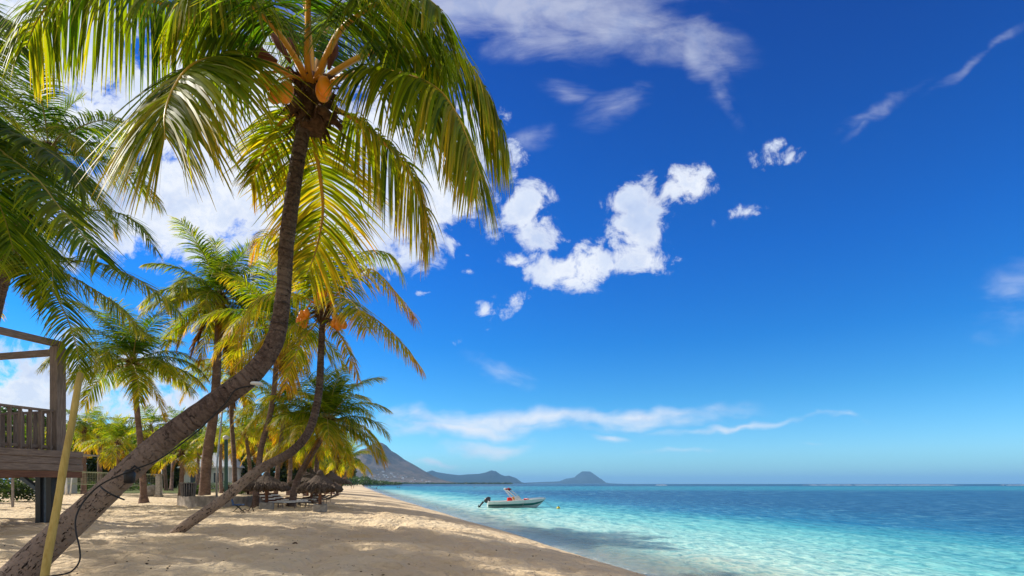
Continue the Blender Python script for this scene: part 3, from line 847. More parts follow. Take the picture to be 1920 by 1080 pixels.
hf([(610, 110, 5.5), (640, 55, 5.3), (690, 15, 5.0), (740, -10, 4.8), (790, -8, 4.6), (830, 20, 4.5)], droop=2.0, f0=.36, seed=9, yellow=.1, leaf=.9)
hf([(560, 205, 6.0), (530, 225, 6.2), (505, 262, 6.4), (486, 305, 6.5), (470, 345, 6.5)], seed=10, leaf=.62, yellow=.26, n=90, droop=1.6)
hf([(590, 200, 6.1), (588, 260, 6.5), (600, 330, 6.8), (605, 400, 7.0), (592, 470, 7.0), (575, 515, 7.0)], seed=11, leaf=.95, yellow=.40, n=120, droop=1.0, tipy=.1)
hf([(560, 120, 5.5), (520, 60, 5.3), (470, 10, 5.0), (420, -20, 4.8), (370, -20, 4.6), (330, 10, 4.5)], droop=2.0, f0=.36, seed=12, yellow=.12, leaf=.8)
hf([(583, 100, 5.8), (575, 30, 5.9), (560, -50, 6.0), (550, -130, 6.0)], seed=13, yellow=.0, leaf=.7, droop=.35)
hfm = fibre_mesh(hc - hb + Vector((0, 0, -.12)), .13, 150, 5, .34)
link('crown_fibre', hfm, hero)
for (px, py, D, s_, ry) in ((498, 150, 5.30, .82, .3), (535, 172, 5.3, .95, .35), (516, 176, 5.40, .8, .2), (609, 162, 5.4, .84, -.1), (604, 172, 5.5, .8, -.3)):
    coconut(hero, at(px, py, D - .42) - hb, s_ * .98, (.1, ry, px))
for (a, b, w_) in (((545, 118, 5.6), (505, 60, 5.55), .05), ((520, 115, 5.5), (461, 97, 5.4), .055), ((616, 130, 5.5), (632, 78, 5.5), .055), ((560, 105, 5.6), (538, 70, 5.6), .04)):
    spathe(hero, at(*a) - hb, at(*b) - hb, w_)
for (px, py, ex, ey, dd) in ((600, 205, 618, 222, 5.6), (590, 195, 640, 240, 5.7), (560, 190, 545, 210, 5.6)):
    MB().tube([at(px, py, dd) - hb, at((px + ex) / 2, (py + ey) / 2 - 3, dd - .05) - hb, at(ex, ey, dd - .05) - hb], [.05, .045, .03], 6).build('leaf_stub', M_husk, hero, True)
stalk = MB()
for (a, b) in (((570, 150, 5.6), (520, 150, 5.35)), ((570, 150, 5.6), (490, 135, 5.35)), ((590, 150, 5.6), (608, 150, 5.45))):
    stalk.tube([at(*a) - hb, at((a[0] + b[0]) / 2, (a[1] + b[1]) / 2 - 8, (a[2] + b[2]) / 2) - hb, at(*b) - hb], [.016, .012, .008], 6)
stalk.build('fruit_stalk', M_orange, hero, True)

# things fixed on the hero trunk (own things)
cab = [at(478, 722, 5.68), at(442, 731, 5.60), at(424, 755, 5.60), at(393, 786, 5.58), at(367, 811, 5.53), at(300, 860, 5.42), at(242, 884, 5.30), at(190, 908, 5.24), at(158, 939, 5.2), at(143, 968, 5.1),
       at(142, 995, 5.03), at(149, 1027, 5.0), at(149, 1052, 4.98), at(133, 1072, 4.95), at(104, 1079, 4.9), at(70, 1083, 4.88)]
Cc, _ = resample(cab, 90)
tag(MB().tube([Vector(c) for c in Cc], .0075, 6).build('power_cable', M_cable, None, True), 'thin black cable running down the leaning trunk and hanging in a loop', 'cable')
Cc, _ = resample([at(188, 912, 5.30), at(196, 919, 5.26), at(213, 929, 5.25), at(233, 937, 5.36)], 20)
tag(MB().tube([Vector(c) for c in Cc], .008, 6).build('trunk_strap', M_cable, None, True), 'short black strap tied round the lower part of the big trunk', 'strap')
lp = at(243, 893, 5.36)
sl = empty('spotlight', lp); tag(sl, 'small dark blue spotlight box fixed on the big leaning trunk', 'spotlight')
MB().lathe([(.012, -.07), (.045, -.06), (.050, .03), (.032, .06), (.01, .065)], 12).build('housing', M_black, sl, True)
MB().tube([(-.02, .02, .05), (.0, .07, .10), (.02, .12, .06)], .009, 6).build('bracket', M_cable, sl, True)
lp = at(481, 719, 5.66)
sl = empty('tree_lamp', lp); tag(sl, 'white oval lamp on the bend of the big curved trunk', 'lamp')
MB().lathe([(.01, -.018), (.055, -.012), (.06, 0), (.05, .012), (.01, .018)], 14).build('lamp_head', M_white, sl, True)
MB().tube([(0, 0, .0), (-.03, .06, .05), (-.06, .12, .03)], .01, 6).build('bracket', M_cable, sl, True)
# prop pole
a, b = at(70, 1110, 4.95), at(151, 700, 5.5)
a.z = gz(a.x, a.y) - .1
m = MB(); pts = [a.lerp(b, i / 14) + Vector((.003 * math.sin(i * 1.3), 0, 0)) for i in range(15)]
pp = m.tube(pts, [.036 - .0006 * i + (.002 if i % 4 == 0 else 0) for i in range(15)], 14).build('wooden_pole', M_polewood, None, True)
tag(pp, 'pale yellowish wooden pole leaning beside the big palm trunk', 'pole')

# ---- generic palm from shared fronds
def gen_curve(e0, bend, L=1.0, n=9, side=0.0):
    P = [Vector((0, 0, 0))]; ang = e0
    for i in range(n):
        t = (i + .5) / n
        e = e0 - bend * t ** 1.25
        h = side * t * t
        P.append(P[-1] + Vector((math.cos(e) * math.cos(h), math.cos(e) * math.sin(h), math.sin(e))) * (L / n))
    return P
LIB = {}
CLASSES = [(85, 35, .35, 0.0), (68, 62, .8, 0.02), (50, 78, 1.0, .05), (32, 80, 1.2, .08), (14, 72, 1.3, .16), (-6, 62, 1.2, .20), (-30, 48, 1.0, .38), (-55, 28, .8, .78)]
LODS = {'near': (84, 4, .0062), 'mid': (60, 3, .0078), 'far': (32, 2, .014)}
def lib(cls, lod, var, yel):
    key = (cls, lod, var, yel)
    if key not in LIB:
        e0, bend, dr, y = CLASSES[cls]
        n, sg, wd = LODS[lod]
        r_ = random.Random(cls * 101 + len(lod) * 7 + ord(lod[0]) + var * 13)
        P = gen_curve(R(e0 + r_.uniform(-5, 5)), R(bend + r_.uniform(-8, 14)), 1.0, 9, r_.uniform(-.35, .35))
        LIB[key] = frond_mesh(P, leaf=.30, n=n, segs=sg, wid=wd, droop=dr * 1.15, yellow=min(.9, y + (.0, .09, .26)[yel]), f0=.17, r0=.0085, rach=(.35, .24, .05), seed=var * 31 + cls * 7 + yel, rn=14, tipy=.3,
                              roll=r_.uniform(-.4, .4))
    return LIB[key]

def palm(crown, base, L, nf, label, lod='mid', yel=0, r0=.17, r1=.11, bow=None, az0=0., nuts=0, skirt=2, low=1.0, seed=0, flare=.35, extra=(), young=1.0):
    """crown, base: world points; bow: extra control points"""
    rr = random.Random(seed * 17 + 5)
    base = Vector(base); crown = Vector(crown)
    t = empty('palm_tree', base)
    tag(t, label, 'palm tree', 'coconut palms on the beach')
    pts = [base - Vector((0, 0, .15))] + [Vector(p) for p in (bow or [base.lerp(crown, .5) + Vector((rr.uniform(-.1, .1), 0, 0))])] + [crown]
    nn = {'near': 110, 'mid': 80, 'far': 24}[lod]
    link('trunk', trunk_mesh(loc(pts, base), r0, r1, nn, {'near': 18, 'mid': 12, 'far': 8}[lod], flare, seed, None, .012 if lod != 'far' else 0), t)
    cc = crown - base
    link('crown_fibre', fibre_mesh(cc, r1 * 1.15, {'near': 90, 'mid': 45, 'far': 14}[lod], seed, r1 * 3.2), t)
    ncls = len(CLASSES)
    for i in range(nf):
        q = (i + .5) / nf
        c = min(ncls - 1, int(q ** young * (ncls - 2) * low + rr.uniform(0, .9)))
        a = az0 + i * 2.39996 + rr.uniform(-.2, .2)
        o = link('frond', lib(c, lod, i % 3, yel), t, cc + Vector((0, 0, .05 - .25 * q * r1 * 4)))
        s_ = L * (.72 if c == 0 else 1.0 if c < 6 else .82) * rr.uniform(.88, 1.08)
        o.scale = (s_, s_, s_); o.rotation_euler = (0, 0, a)
    for i in range(skirt):
        o = link('frond', lib(ncls - 1, lod, i % 3, 2), t, cc - Vector((0, 0, r1)))
        s_ = L * rr.uniform(.5, .75); o.scale = (s_, s_, s_); o.rotation_euler = (0, 0, az0 + 1.1 + i * 2.1)
    for (aa, c, s_) in extra:
        o = link('frond', lib(c, lod, 1, yel), t, cc); s_ *= L; o.scale = (s_,) * 3; o.rotation_euler = (0, 0, R(aa))
    for i in range(nuts):
        a = i * 2.4; k = i % 6
        coconut(t, cc + Vector((math.cos(a) * (r1 + .10 + .04 * (i % 3)), math.sin(a) * (r1 + .10), -.10 - .09 * (i % 4))), 1.0 + .1 * (i % 2), (rr.uniform(-.4, .4), rr.uniform(-.4, .4), a))
    return t

def gp(px, D, drop=0):
    x = (px - 960) / F * D
    return Vector((x, D, gz(x, D) - drop))

# second palm: leaning low over the sand, crown behind the hero trunk
b2 = gp(345, 12.0, .05); b2.x = (332 - 960) / F * 12.0
t2 = empty('palm_tree', b2)
tag(t2, 'palm lying low over the sand then curving up, with clusters of small orange nuts', 'palm tree', 'coconut palms on the beach')
c2 = at(606, 580, 12.4)
link('trunk', trunk_mesh(loc([b2 - Vector((.35, 0, .22)), at(350, 984, 12.0), at(420, 936, 12.1), at(480, 885, 12.2), at(545, 848, 12.3), at(580, 806, 12.4), at(597, 740, 12.4), at(602, 660, 12.4), c2], b2),
                         .12, .10, 200, 22, .0, 8, M_bark_pitted, .005, radii=([0, .15, .45, .6, 1], [.112, .108, .096, .086, .063])), t2)
def h2(pts, **kw):
    P = [Vector(p) - b2 for p in ([c2] + [at(*p) for p in pts])]
    args = dict(leaf=.72, n=95, segs=4, wid=.014, vee=.04, fwd=(6, 50), droop=1.3, yellow=.2, f0=.17, r0=.026, rach=(.5, .28, .04), rn=26)
    args.update(kw)
    return link('frond', frond_mesh(P, **args), t2)
h2([(640, 545, 12.2), (668, 515, 12), (700, 506, 11.9), (735, 540, 11.8), (765, 575, 11.8), (780, 600, 11.7)], seed=21, yellow=.38, droop=1.3)
h2([(640, 578, 12.2), (680, 585, 12), (720, 610, 11.9), (760, 650, 11.8), (790, 690, 11.8)], seed=22, yellow=.30, droop=1.6)
h2([(625, 540, 12.5), (650, 495, 12.8), (690, 470, 13), (735, 480, 13.2), (757, 520, 13.3)], seed=23, yellow=.08)
h2([(615, 530, 12.7), (630, 470, 13), (650, 420, 13.2), (680, 400, 13.4)], seed=24, yellow=.03, droop=.6)
h2([(605, 520, 12.5), (612, 460, 12.6), (640, 405, 12.7)], seed=25, yellow=.0, droop=.3, leaf=.6)
h2([(620, 605, 12.3), (645, 640, 12.2), (662, 680, 12.1), (672, 712, 12.1)], seed=26, yellow=.42, leaf=.45, droop=1.5, n=60)
h2([(575, 560, 12.3), (530, 548, 12.2), (490, 560, 12.1), (458, 600, 12), (445, 640, 12)], seed=27, yellow=.32)
h2([(575, 600, 12.2), (530, 620, 12.1), (480, 650, 12), (440, 690, 12)], seed=28, yellow=.34)
h2([(590, 530, 12.1), (570, 480, 11.9), (545, 450, 11.7), (500, 440, 11.6), (470, 470, 11.5)], seed=29, yellow=.3)
h2([(590, 610, 12.5), (565, 640, 12.6), (545, 690, 12.7), (535, 730, 12.8)], seed=30, yellow=.42)
h2([(625, 560, 11.9), (650, 560, 11.4), (672, 580, 11.0), (690, 620, 10.7)], seed=31, yellow=.25)
h2([(590, 545, 12.8), (560, 500, 13.2), (530, 480, 13.5)], seed=32, yellow=.1)
h2([(600, 500, 12.0), (590, 440, 11.8), (575, 400, 11.7)], seed=33, yellow=.3, droop=.8)
link('crown_fibre', fibre_mesh(c2 - b2, .13, 80, 9, .35), t2)
for i, (px, py) in enumerate(((566, 590), (572, 598), (563, 600), (575, 588), (569, 606), (630, 596), (636, 604), (627, 606), (641, 597), (634, 612), (644, 608), (600, 556), (608, 552), (622, 560), (596, 562))):
    coconut(t2, at(px, py, 12.1 + .05 * (i % 3)) - b2, .92 + .1 * (i % 3), (.3 * (i % 3 - 1), .3 * ((i + 1) % 3 - 1), i))
m = MB()
for q in ((568, 590), (634, 596)):
    m.tube([at(600, 575, 12.3) - b2, at((600 + q[0]) / 2, 566, 12.2) - b2, at(q[0], q[1], 12.1) - b2], [.03, .022, .012], 6)
m.build('fruit_stalk', M_orange, t2, True)

# near left palm (crown just inside the frame)
b3 = gp(-20, 16.4)
t3 = empty('palm_tree', b3)
tag(t3, 'dark palm at the left edge of the photo, its trunk behind the wooden platform', 'palm tree', 'coconut palms on the beach')
c3 = at(8, 445, 16.0)
link('trunk', trunk_mesh(loc([b3 - Vector((0, 0, .15)), at(-26, 900, 16.4), at(-24, 700, 16.3), at(-16, 560, 16.1), c3], b3), .19, .17, 120, 18, .2, 12, None, .006), t3)
def h3(pts, **kw):
    P = [Vector(p) - b3 for p in ([c3] + [at(p[0], p[1], p[2] * 1.95) for p in pts])]
    args = dict(leaf=1.0, n=120, segs=5, wid=.017, fwd=(8, 52), vee=.1, tipy=.12, droop=1.0, yellow=.04, f0=.17, r0=.028, rach=(.35, .25, .05), rn=28)
    args.update(kw)
    args['leaf'] *= 1.55; args['wid'] *= 1.25; args['r0'] *= 1.5
    return link('frond', frond_mesh(P, **args), t3)
h3([(60, 402, 8.1), (115, 388, 8.0), (173, 394, 7.9), (225, 400, 7.8), (265, 425, 7.8), (292, 470, 7.8)], seed=41, leaf=.62, droop=1.0)
h3([(60, 452, 8.0), (127, 487, 7.9), (187, 493, 7.8), (250, 520, 7.7), (310, 560, 7.7), (338, 592, 7.7)], seed=42, leaf=.78, yellow=.12)
h3([(60, 470, 8.4), (123, 513, 8.5), (167, 537, 8.6), (215, 570, 8.6), (265, 620, 8.6)], seed=43, leaf=.75, yellow=.2)
h3([(60, 447, 7.8), (83, 463, 7.5), (97, 500, 7.3), (99, 545, 7.2)], seed=44, leaf=.6, droop=1.5)
h3([(50, 480, 7.9), (90, 530, 7.7), (125, 595, 7.6), (143, 650, 7.5), (150, 698, 7.5)], seed=45, leaf=.72, yellow=.16)
h3([(35, 480, 8.1), (60, 530, 8.0), (85, 575, 7.9)], seed=46, leaf=.5, yellow=.12)
h3([(30, 390, 8.3), (55, 340, 8.5), (100, 310, 8.7), (150, 320, 8.8)], seed=47)
h3([(0, 380, 8.2), (-20, 320, 8.2), (-60, 260, 8.1)], seed=48, droop=.7)
h3([(-40, 420, 8.1), (-110, 420, 8.0), (-190, 470, 7.9)], seed=49)
h3([(-40, 470, 8.1), (-90, 540, 8.0), (-120, 620, 7.9)], seed=50, yellow=.3)
h3([(35, 420, 8.6), (75, 415, 9.2), (110, 440, 9.8)], seed=52)
h3([(0, 420, 7.6), (-20, 430, 7.0), (-30, 480, 6.5)], seed=53)
link('crown_fibre', fibre_mesh(c3 - b3, .24, 140, 19, .7), t3)
# overhead palm whose crown is off the left edge
b4 = gp(-330, 7.2)
t4 = empty('palm_tree', b4)
tag(t4, 'palm out of view whose long dark fronds hang in from the left edge', 'palm tree', 'coconut palms on the beach')
c4 = at(-150, 190, 7.0)
link('trunk', trunk_mesh(loc([b4 - Vector((0, 0, .15)), at(-300, 800, 7.1), at(-220, 480, 7.0), c4], b4), .2, .13, 60, 14, .3, 22, None, .012), t4)
def h4(pts, **kw):
    P = [Vector(p) - b4 for p in ([c4] + [at(*p) for p in pts])]
    args = dict(leaf=1.05, n=140, segs=5, wid=.0155, fwd=(8, 52), vee=.1, tipy=.1, droop=.85, yellow=.02, f0=.15, r0=.028, rach=(.35, .25, .05), rn=28)
    args.update(kw)
    return link('frond', frond_mesh(P, **args), t4)
h4([(-60, 195, 6.8), (0, 238, 6.6), (67, 270, 6.5), (127, 312, 6.4), (165, 365, 6.4)], seed=61, leaf=.9)
h4([(-60, 235, 6.4), (7, 287, 6.1), (67, 333, 5.9), (110, 387, 5.8), (150, 435, 5.7), (190, 487, 5.6)], seed=62, leaf=.85)
h4([(-80, 100, 6.8), (-30, 40, 6.6), (0, 30, 6.5), (30, 60, 6.4), (42, 100, 6.4)], seed=63, leaf=.6)
h4([(-80, 250, 6.4), (-30, 330, 6.2), (5, 400, 6.1), (25, 470, 6.0)], seed=64)
h4([(-150, 80, 7.2), (-140, -20, 7.4), (-100, -80, 7.5)], seed=65, droop=.6)
h4([(-230, 150, 7.0), (-330, 170, 6.9), (-420, 260, 6.8)], seed=66)
h4([(-200, 260, 7.0), (-260, 360, 6.9)], seed=67, yellow=.3)
h4([(-170, 120, 6.2), (-220, 60, 5.4), (-300, 60, 4.8)], seed=68)
h4([(-120, 130, 7.8), (-80, 100, 8.6), (-40, 140, 9.2)], seed=69)
link('crown_fibre', fibre_mesh(c4 - b4, .16, 60, 29, .4), t4)

def P_(px, py, D): return at(px, py, D)
PALMS = [
 # crown px,py,D, base px, D, bow, L, nf, label, kw
 (P_(92, 285, 17), gp(-30, 17), [P_(-22, 700, 17), P_(0, 560, 17), P_(52, 400, 17)], 3.1, 18, 'bright palm top showing behind the dark fronds at the upper left', dict(lod='near', seed=2, az0=.4, skirt=0, r0=.13, r1=.11, flare=.1)),
 (P_(412, 562, 30), gp(383, 31) + Vector((0, 0, .25)), [P_(388, 860, 31), P_(401, 770, 30.5), P_(408, 660, 30)], 4.2, 36, 'tall thick ringed palm on the walled sand bed, with a skirt of orange dead fronds', dict(lod='near', seed=3, az0=.2, skirt=12, r0=.26, r1=.165, flare=.25)),
 (P_(436, 700, 34), gp(441, 33) + Vector((0, 0, .2)), [P_(439, 860, 33.5), P_(434, 780, 34)], 3.4, 20, 'slim ringed palm just right of the thick one and the green post', dict(lod='mid', seed=4, az0=1.0, skirt=7, r0=.13, r1=.11, yel=1, flare=.35)),
 (P_(520, 610, 26), gp(478, 26), [P_(488, 850, 26), P_(507, 775, 26), P_(516, 710, 26)], 3.5, 24, 'palm behind the curved trunk with a leaning trunk and orange skirt', dict(lod='mid', seed=5, az0=.0, skirt=12, r0=.13, r1=.10, yel=1)),
 (P_(535, 770, 32), gp(515, 32), [P_(524, 850, 32)], 3.0, 20, 'palm with a slim straight trunk in the grove over the thatched shade', dict(lod='mid', seed=6, az0=.7, skirt=1, r0=.13, r1=.10, yel=1)),
 (P_(616, 792, 27), gp(545, 27.5), [P_(556, 905, 27.5), P_(573, 870, 27), P_(597, 832, 27)], 3.3, 36, 'bright green palm with a leaning flared trunk at the seaward end of the grove', dict(lod='near', seed=7, az0=.1, skirt=2, young=1.35, r0=.16, r1=.105, yel=1, flare=.9)),
 (P_(604, 815, 34), gp(590, 34), [P_(594, 870, 34)], 2.6, 18, 'dark palm directly behind the flared leaning trunk', dict(lod='mid', seed=8, az0=2.0, skirt=1, r0=.16, r1=.11)),
 (P_(656, 862, 55), P_(608, 922, 55), [P_(628, 913, 55), P_(645, 900, 55)], 2.7, 18, 'small palm farthest along the beach leaning low over the sand', dict(lod='mid', seed=9, az0=.3, skirt=1, yel=1, r0=.2, r1=.14, flare=.0)),
 (P_(249, 682, 29), gp(270, 30), [P_(266, 860, 30), P_(256, 760, 29.5)], 3.9, 26, 'palm with an open star shaped crown, its foot behind the big leaning trunk', dict(lod='near', seed=10, az0=.35, skirt=0, r0=.155, r1=.12, flare=1.0, low=.95)),
 (P_(222, 832, 44), gp(222, 44), None, 3.0, 16, 'short bright green palm left of the big leaning trunk', dict(lod='mid', seed=11, az0=.5, skirt=2, yel=1, r0=.13, r1=.11, young=1.4)),
 (P_(157, 806, 47), gp(157, 47), None, 3.0, 17, 'palm seen just right of the pale leaning pole', dict(lod='mid', seed=12, az0=.9, skirt=1, r0=.2, r1=.14)),
 (P_(187, 815, 52), gp(187, 50), None, 2.9, 15, 'palm trunk standing behind the volleyball net', dict(lod='mid', seed=13, az0=.2, skirt=2, r0=.2, r1=.14, yel=1)),
 (P_(340, 850, 42), gp(337, 42), None, 2.5, 18, 'short yellow green palm in front of the white cottage', dict(lod='mid', seed=14, az0=.8, skirt=2, yel=1, r0=.15, r1=.12, young=1.2)),
 (P_(460, 815, 44), gp(472, 44), [P_(467, 860, 44)], 3.1, 18, 'palm between the slim ringed trunk and the pair of leaning trunks', dict(lod='mid', seed=15, az0=.0, skirt=2, yel=1, r0=.16, r1=.12)),
 (P_(283, 800, 62), gp(312, 60), [P_(306, 860, 60)], 3.6, 16, 'far palm with a crown showing through the gap right of the star shaped palm', dict(lod='far', seed=16, az0=.0, skirt=1)),
 (P_(330, 802, 66), gp(321, 60), None, 3.4, 16, 'far palm with a dark trunk beside the stone ball', dict(lod='far', seed=17, az0=.6, skirt=1)),
 (P_(372, 835, 58), gp(368, 56), None, 3.2, 16, 'far palm partly hidden by the thick ringed trunk', dict(lod='far', seed=18, az0=1.2, skirt=1)),
 (P_(120, 835, 64), gp(125, 60), None, 3.6, 16, 'far palm low behind the hedge and the white post', dict(lod='far', seed=19, az0=.1, skirt=1)),
 (P_(500, 800, 48), gp(500, 46), [P_(503, 860, 46)], 3.2, 18, 'palm deep in the middle of the grove with yellowing lower leaves', dict(lod='mid', seed=20, az0=.3, skirt=3, yel=1)),
 (P_(545, 830, 42), gp(540, 40), None, 2.9, 18, 'palm above the thatched shades with yellow hanging leaves', dict(lod='mid', seed=21, az0=.9, skirt=2, yel=1)),
 (P_(575, 845, 46), gp(572, 44), None, 2.8, 16, 'dark palm behind the second thatched shade', dict(lod='mid', seed=22, az0=1.9, skirt=1)),
 (P_(415, 820, 56), gp(415, 54), None, 3.4, 15, 'far palm behind the white and green posts', dict(lod='far', seed=23, az0=.8, skirt=1, yel=1)),
 (P_(60, 830, 60), gp(50, 60), None, 3.6, 16, 'far palm seen under the wooden platform railing', dict(lod='far', seed=24, az0=.2, skirt=1)),
 (P_(245, 845, 70), gp(245, 68), None, 3.4, 16, 'small far palm behind the short bright green palm', dict(lod='far', seed=25, az0=.7, skirt=1)),
 (P_(625, 868, 75), gp(625, 72), None, 3.0, 15, 'far palm between the seaward palm and the smallest one', dict(lod='far', seed=26, az0=.2, skirt=1)),
 (P_(485, 838, 64), gp(487, 62), None, 3.2, 15, 'far palm low between the leaning trunks', dict(lod='far', seed=27, az0=1.5, skirt=1, yel=1)),
]
for (cr, bs, bow, L, nf, lab, kw) in PALMS:
    palm(cr, bs, L, nf, lab, bow=bow, **kw)
# palms standing left of the frame; the photograph shows only their shadows on the sand
for i, (x, y, h, L) in enumerate(((-13.5, 6.5, 7.6, 3.0), (-12.5, 10.3, 8.0, 2.9), (-19.0, 16.5, 13.0, 3.3), (-23.0, 19.0, 13.0, 3.3), (-16.5, 9.0, 9.0, 3.0), (-17.5, 13.0, 10.0, 3.0), (-21.0, 14.0, 12.5, 3.1), (-27, 24, 12.5, 3.6), (-31, 30, 13, 3.8))):
    palm((x + .5, y, 1.2 + h), (x - .6, y + .2, 1.2), L, 14, 'palm beyond the left edge that shades the sand', lod='mid', seed=60 + i, az0=i, skirt=1)

# ------------------------------------------------------------------ broadleaf trees, hedges, bushes
def leafmass(name, clumps, per, size, greens, seed):
    r = np.random.default_rng(seed)
    vs = []; cs = []
    for (c, rad, sh) in clumps:
        p = r.normal(0, 1, (per, 3)); p = norm(p) * (r.random((per, 1)) ** .45) * np.array(rad) + np.array(c)
        a = norm(r.normal(0, 1, (per, 3))); b = norm(np.cross(a, r.normal(0, 1, (per, 3))))
        s = size * r.uniform(.6, 1.3, (per, 1))
        q = np.stack([p - a * s * .5, p + b * s * .22, p + a * s * .5, p - b * s * .22], 1)
        g = np.array(greens)[r.integers(0, len(greens), per)] * sh * r.uniform(.75, 1.25, (per, 1))
        vs.append(q.reshape(-1, 3)); cs.append(np.repeat(g, 4, axis=0))
    V = np.vstack(vs)
    return mesh_np(name, V, np.arange(len(V)).reshape(-1, 4), M_broad, np.vstack(cs), smooth=False)
DG = [(0.020, 0.040, 0.010), (0.035, 0.065, 0.014), (0.055, 0.085, 0.018)]
BG = [(0.06, 0.12, 0.015), (0.10, 0.15, 0.02), (0.04, 0.08, 0.012)]
def tree_variant(seed, h=8.0):
    r = random.Random(seed)
    cl = []
    for i in range(34):
        a = r.uniform(0, 6.28); q = r.uniform(0, 1) ** .5
        z = r.uniform(-.5, 1)
        w_ = (1 - z * z * .8) ** .5
        cl.append(((math.cos(a) * q * 3.4 * w_, math.sin(a) * q * 3.4 * w_, h * .58 + z * h * .33), (1.0 * r.uniform(.6, 1.2), 1.0, .65), r.uniform(.7, 1.3)))
    crown = leafmass('crown', cl, 230, .42, DG + BG[:1], seed)
    m = MB()
    m.tube([(0, 0, -.2), (.1, 0, h * .25), (0, .1, h * .5)], [.3, .22, .14], 8)
    for i in range(6):
        a = i * 1.05
        m.tube([(0, .05, h * (.28 + .03 * i)), (math.cos(a) * 1.1, math.sin(a) * 1.1, h * .52), (math.cos(a) * 2.2, math.sin(a) * 2.2, h * .68)], [.11, .07, .03], 6)
    return crown, m.mesh('trunk', M_trunk, True)
TV = [tree_variant(s) for s in (1, 2, 3)]
btrees = [(-20, 76, 9, 'behind the platform at the left edge'), (70, 84, 8.5, 'left of the pale leaning pole'), (135, 88, 8.5, 'behind the volleyball court hedge'), (200, 80, 7.5, 'behind the short bright palm'),
          (262, 92, 8, 'behind the star crowned palm'), (318, 88, 7.5, 'left of the white cottage'), (382, 98, 8.5, 'directly behind the white cottage'), (436, 92, 8, 'right of the cottage roof'),
          (488, 84, 7.5, 'deep in the palm grove'), (532, 80, 7, 'behind the left thatched shade'), (578, 84, 6.5, 'behind the right thatched shade'), (615, 110, 7, 'beyond the thatched shades'),
          (640, 150, 7.5, 'at the seaward end of the wood'), (-90, 60, 8, 'outside the left edge')]
for i, (px, D, h, where) in enumerate(btrees):
    b = gp(px, D)
    o = empty('broadleaf_tree', b, i * 1.3)
    s_ = h / 8 * 1.28; o.scale = (s_ * 1.15, s_ * 1.15, s_)
    tag(o, 'dark green broadleaf tree ' + where, 'tree', 'dark trees behind the palms')
    link('crown', TV[i % 3][0], o); link('trunk', TV[i % 3][1], o)
# far shore wood
cl = []
r = random.Random(5)
for i in range(150):
    px = r.uniform(585, 748); D = 300 + (px - 585) * 2.3 + r.uniform(0, 60)
    x = (px - 960) / F * D
    hgt = np.interp(px, [585, 680, 700, 752], [16, 10, 6, 3]) * r.uniform(.4, 1.0)
    cl.append(((x, D, 1 + hgt * .5), (6.5, 6, hgt * .55), r.uniform(.7, 1.4)))
tag(link('shore_woods', leafmass('shore_woods', cl, 110, 1.7, DG + BG[:1], 9)), 'dense green wood along the far curve of the beach', 'woods', None, 'stuff')
cl = [(((px - 960) / F * 2600, 2600 + r.uniform(-60, 60), 3), (16, 20, 5.5 * r.uniform(.3, 1)), 1) for px in np.arange(745, 958, 1.6)]
tag(link('distant_woods', leafmass('distant_woods', cl, 30, 8, DG, 19)), 'thin dark line of far coastal trees below the mountains', 'woods', None, 'stuff')
# low far coast under the mountain
m = MB()
def hedge(px0, px1, D, h, dp, lab, greens=DG, name='hedge', cat='hedge', size=.16, per=260):
    x0, x1 = (px0 - 960) / F * D, (px1 - 960) / F * D
    b = gp((px0 + px1) / 2, D)
    n = max(2, int((x1 - x0) / .8))
    cl = [((x0 + (x1 - x0) * (i + .5) / n - b.x, random.uniform(-.1, .1), h * .5), ((x1 - x0) / n * .75, dp / 2, h * .55), random.uniform(.85, 1.15)) for i in range(n)]
    return tag(link(name, leafmass(name, cl, per, size, greens, int(px0) + 300), None, b), lab, cat)
hedge(60, 178, 56, 1.0, 1.0, 'clipped low green hedge behind the leaning white net post', BG)
hedge(196, 300, 60, .8, 1.0, 'clipped low hedge right of the volleyball net', BG)
hedge(345, 470, 66, 1.0, 1.2, 'low bright hedge in front of the white cottage', BG)
hedge(4, 62, 32, 1.5, 2.0, 'rounded dark green bush under the wooden platform', DG, 'bush', 'bush', .22, 600)
hedge(-80, 2, 30, 1.5, 2.0, 'dark bush cut by the left edge below the platform', DG, 'bush', 'bush', .22, 500)
hedge(363, 378, 48, .8, .8, 'small bright leafy bush beside the litter bin', BG, 'bush', 'bush', .2, 300)
hedge(440, 462, 50, 1.2, 1.0, 'green bush right of the slim ringed trunk', BG, 'bush', 'bush', .2, 400)
hedge(500, 640, 78, 3.6, 2.5, 'dark undergrowth behind the thatched shades', DG, 'undergrowth', 'bushes', .6, 420)
hedge(60, 480, 76, 4.2, 3.0, 'dark undergrowth closing the view behind the lawn', DG, 'undergrowth', 'bushes', .65, 380)

# ------------------------------------------------------------------ wooden platform (left)
hut0 = Vector((-11.65, 14.6, gz(-11.65, 14.6)))
va = Vector((-.25, -.97, 0)); vb = Vector((-.97, .25, 0))
hut = empty('beach_platform', hut0)
tag(hut, 'raised weathered wooden platform with railing and post, on black legs at the left edge', 'platform')
zof = lambda py: CAMZ + (HORY - py) / F * 14.6 - hut0.z
zt, zr, zd1, zd0 = zof(651), zof(772), zof(846), zof(896)
AL, BL = 3.2, 3.4
def hp(a, b, z): return va * a + vb * b + Vector((0, 0, z))
for (a, b) in ((0, 0), (AL, 0), (0, BL), (AL, BL)):
    MB().beam(hp(a, b, zd1 + .003), hp(a, b, zt), .24, .24, va).build('post', M_post, hut, bevel=.01)
MB().beam(hp(-.12, 0, zt + .08), hp(AL + .12, 0, zt + .08), .16, .155).build('roof_beam', M_wood, hut, bevel=.01)
MB().beam(hp(0, -.0, zt - .13), hp(0, BL, zt - .13), .12, .16).build('roof_beam', M_wood, hut, bevel=.01)
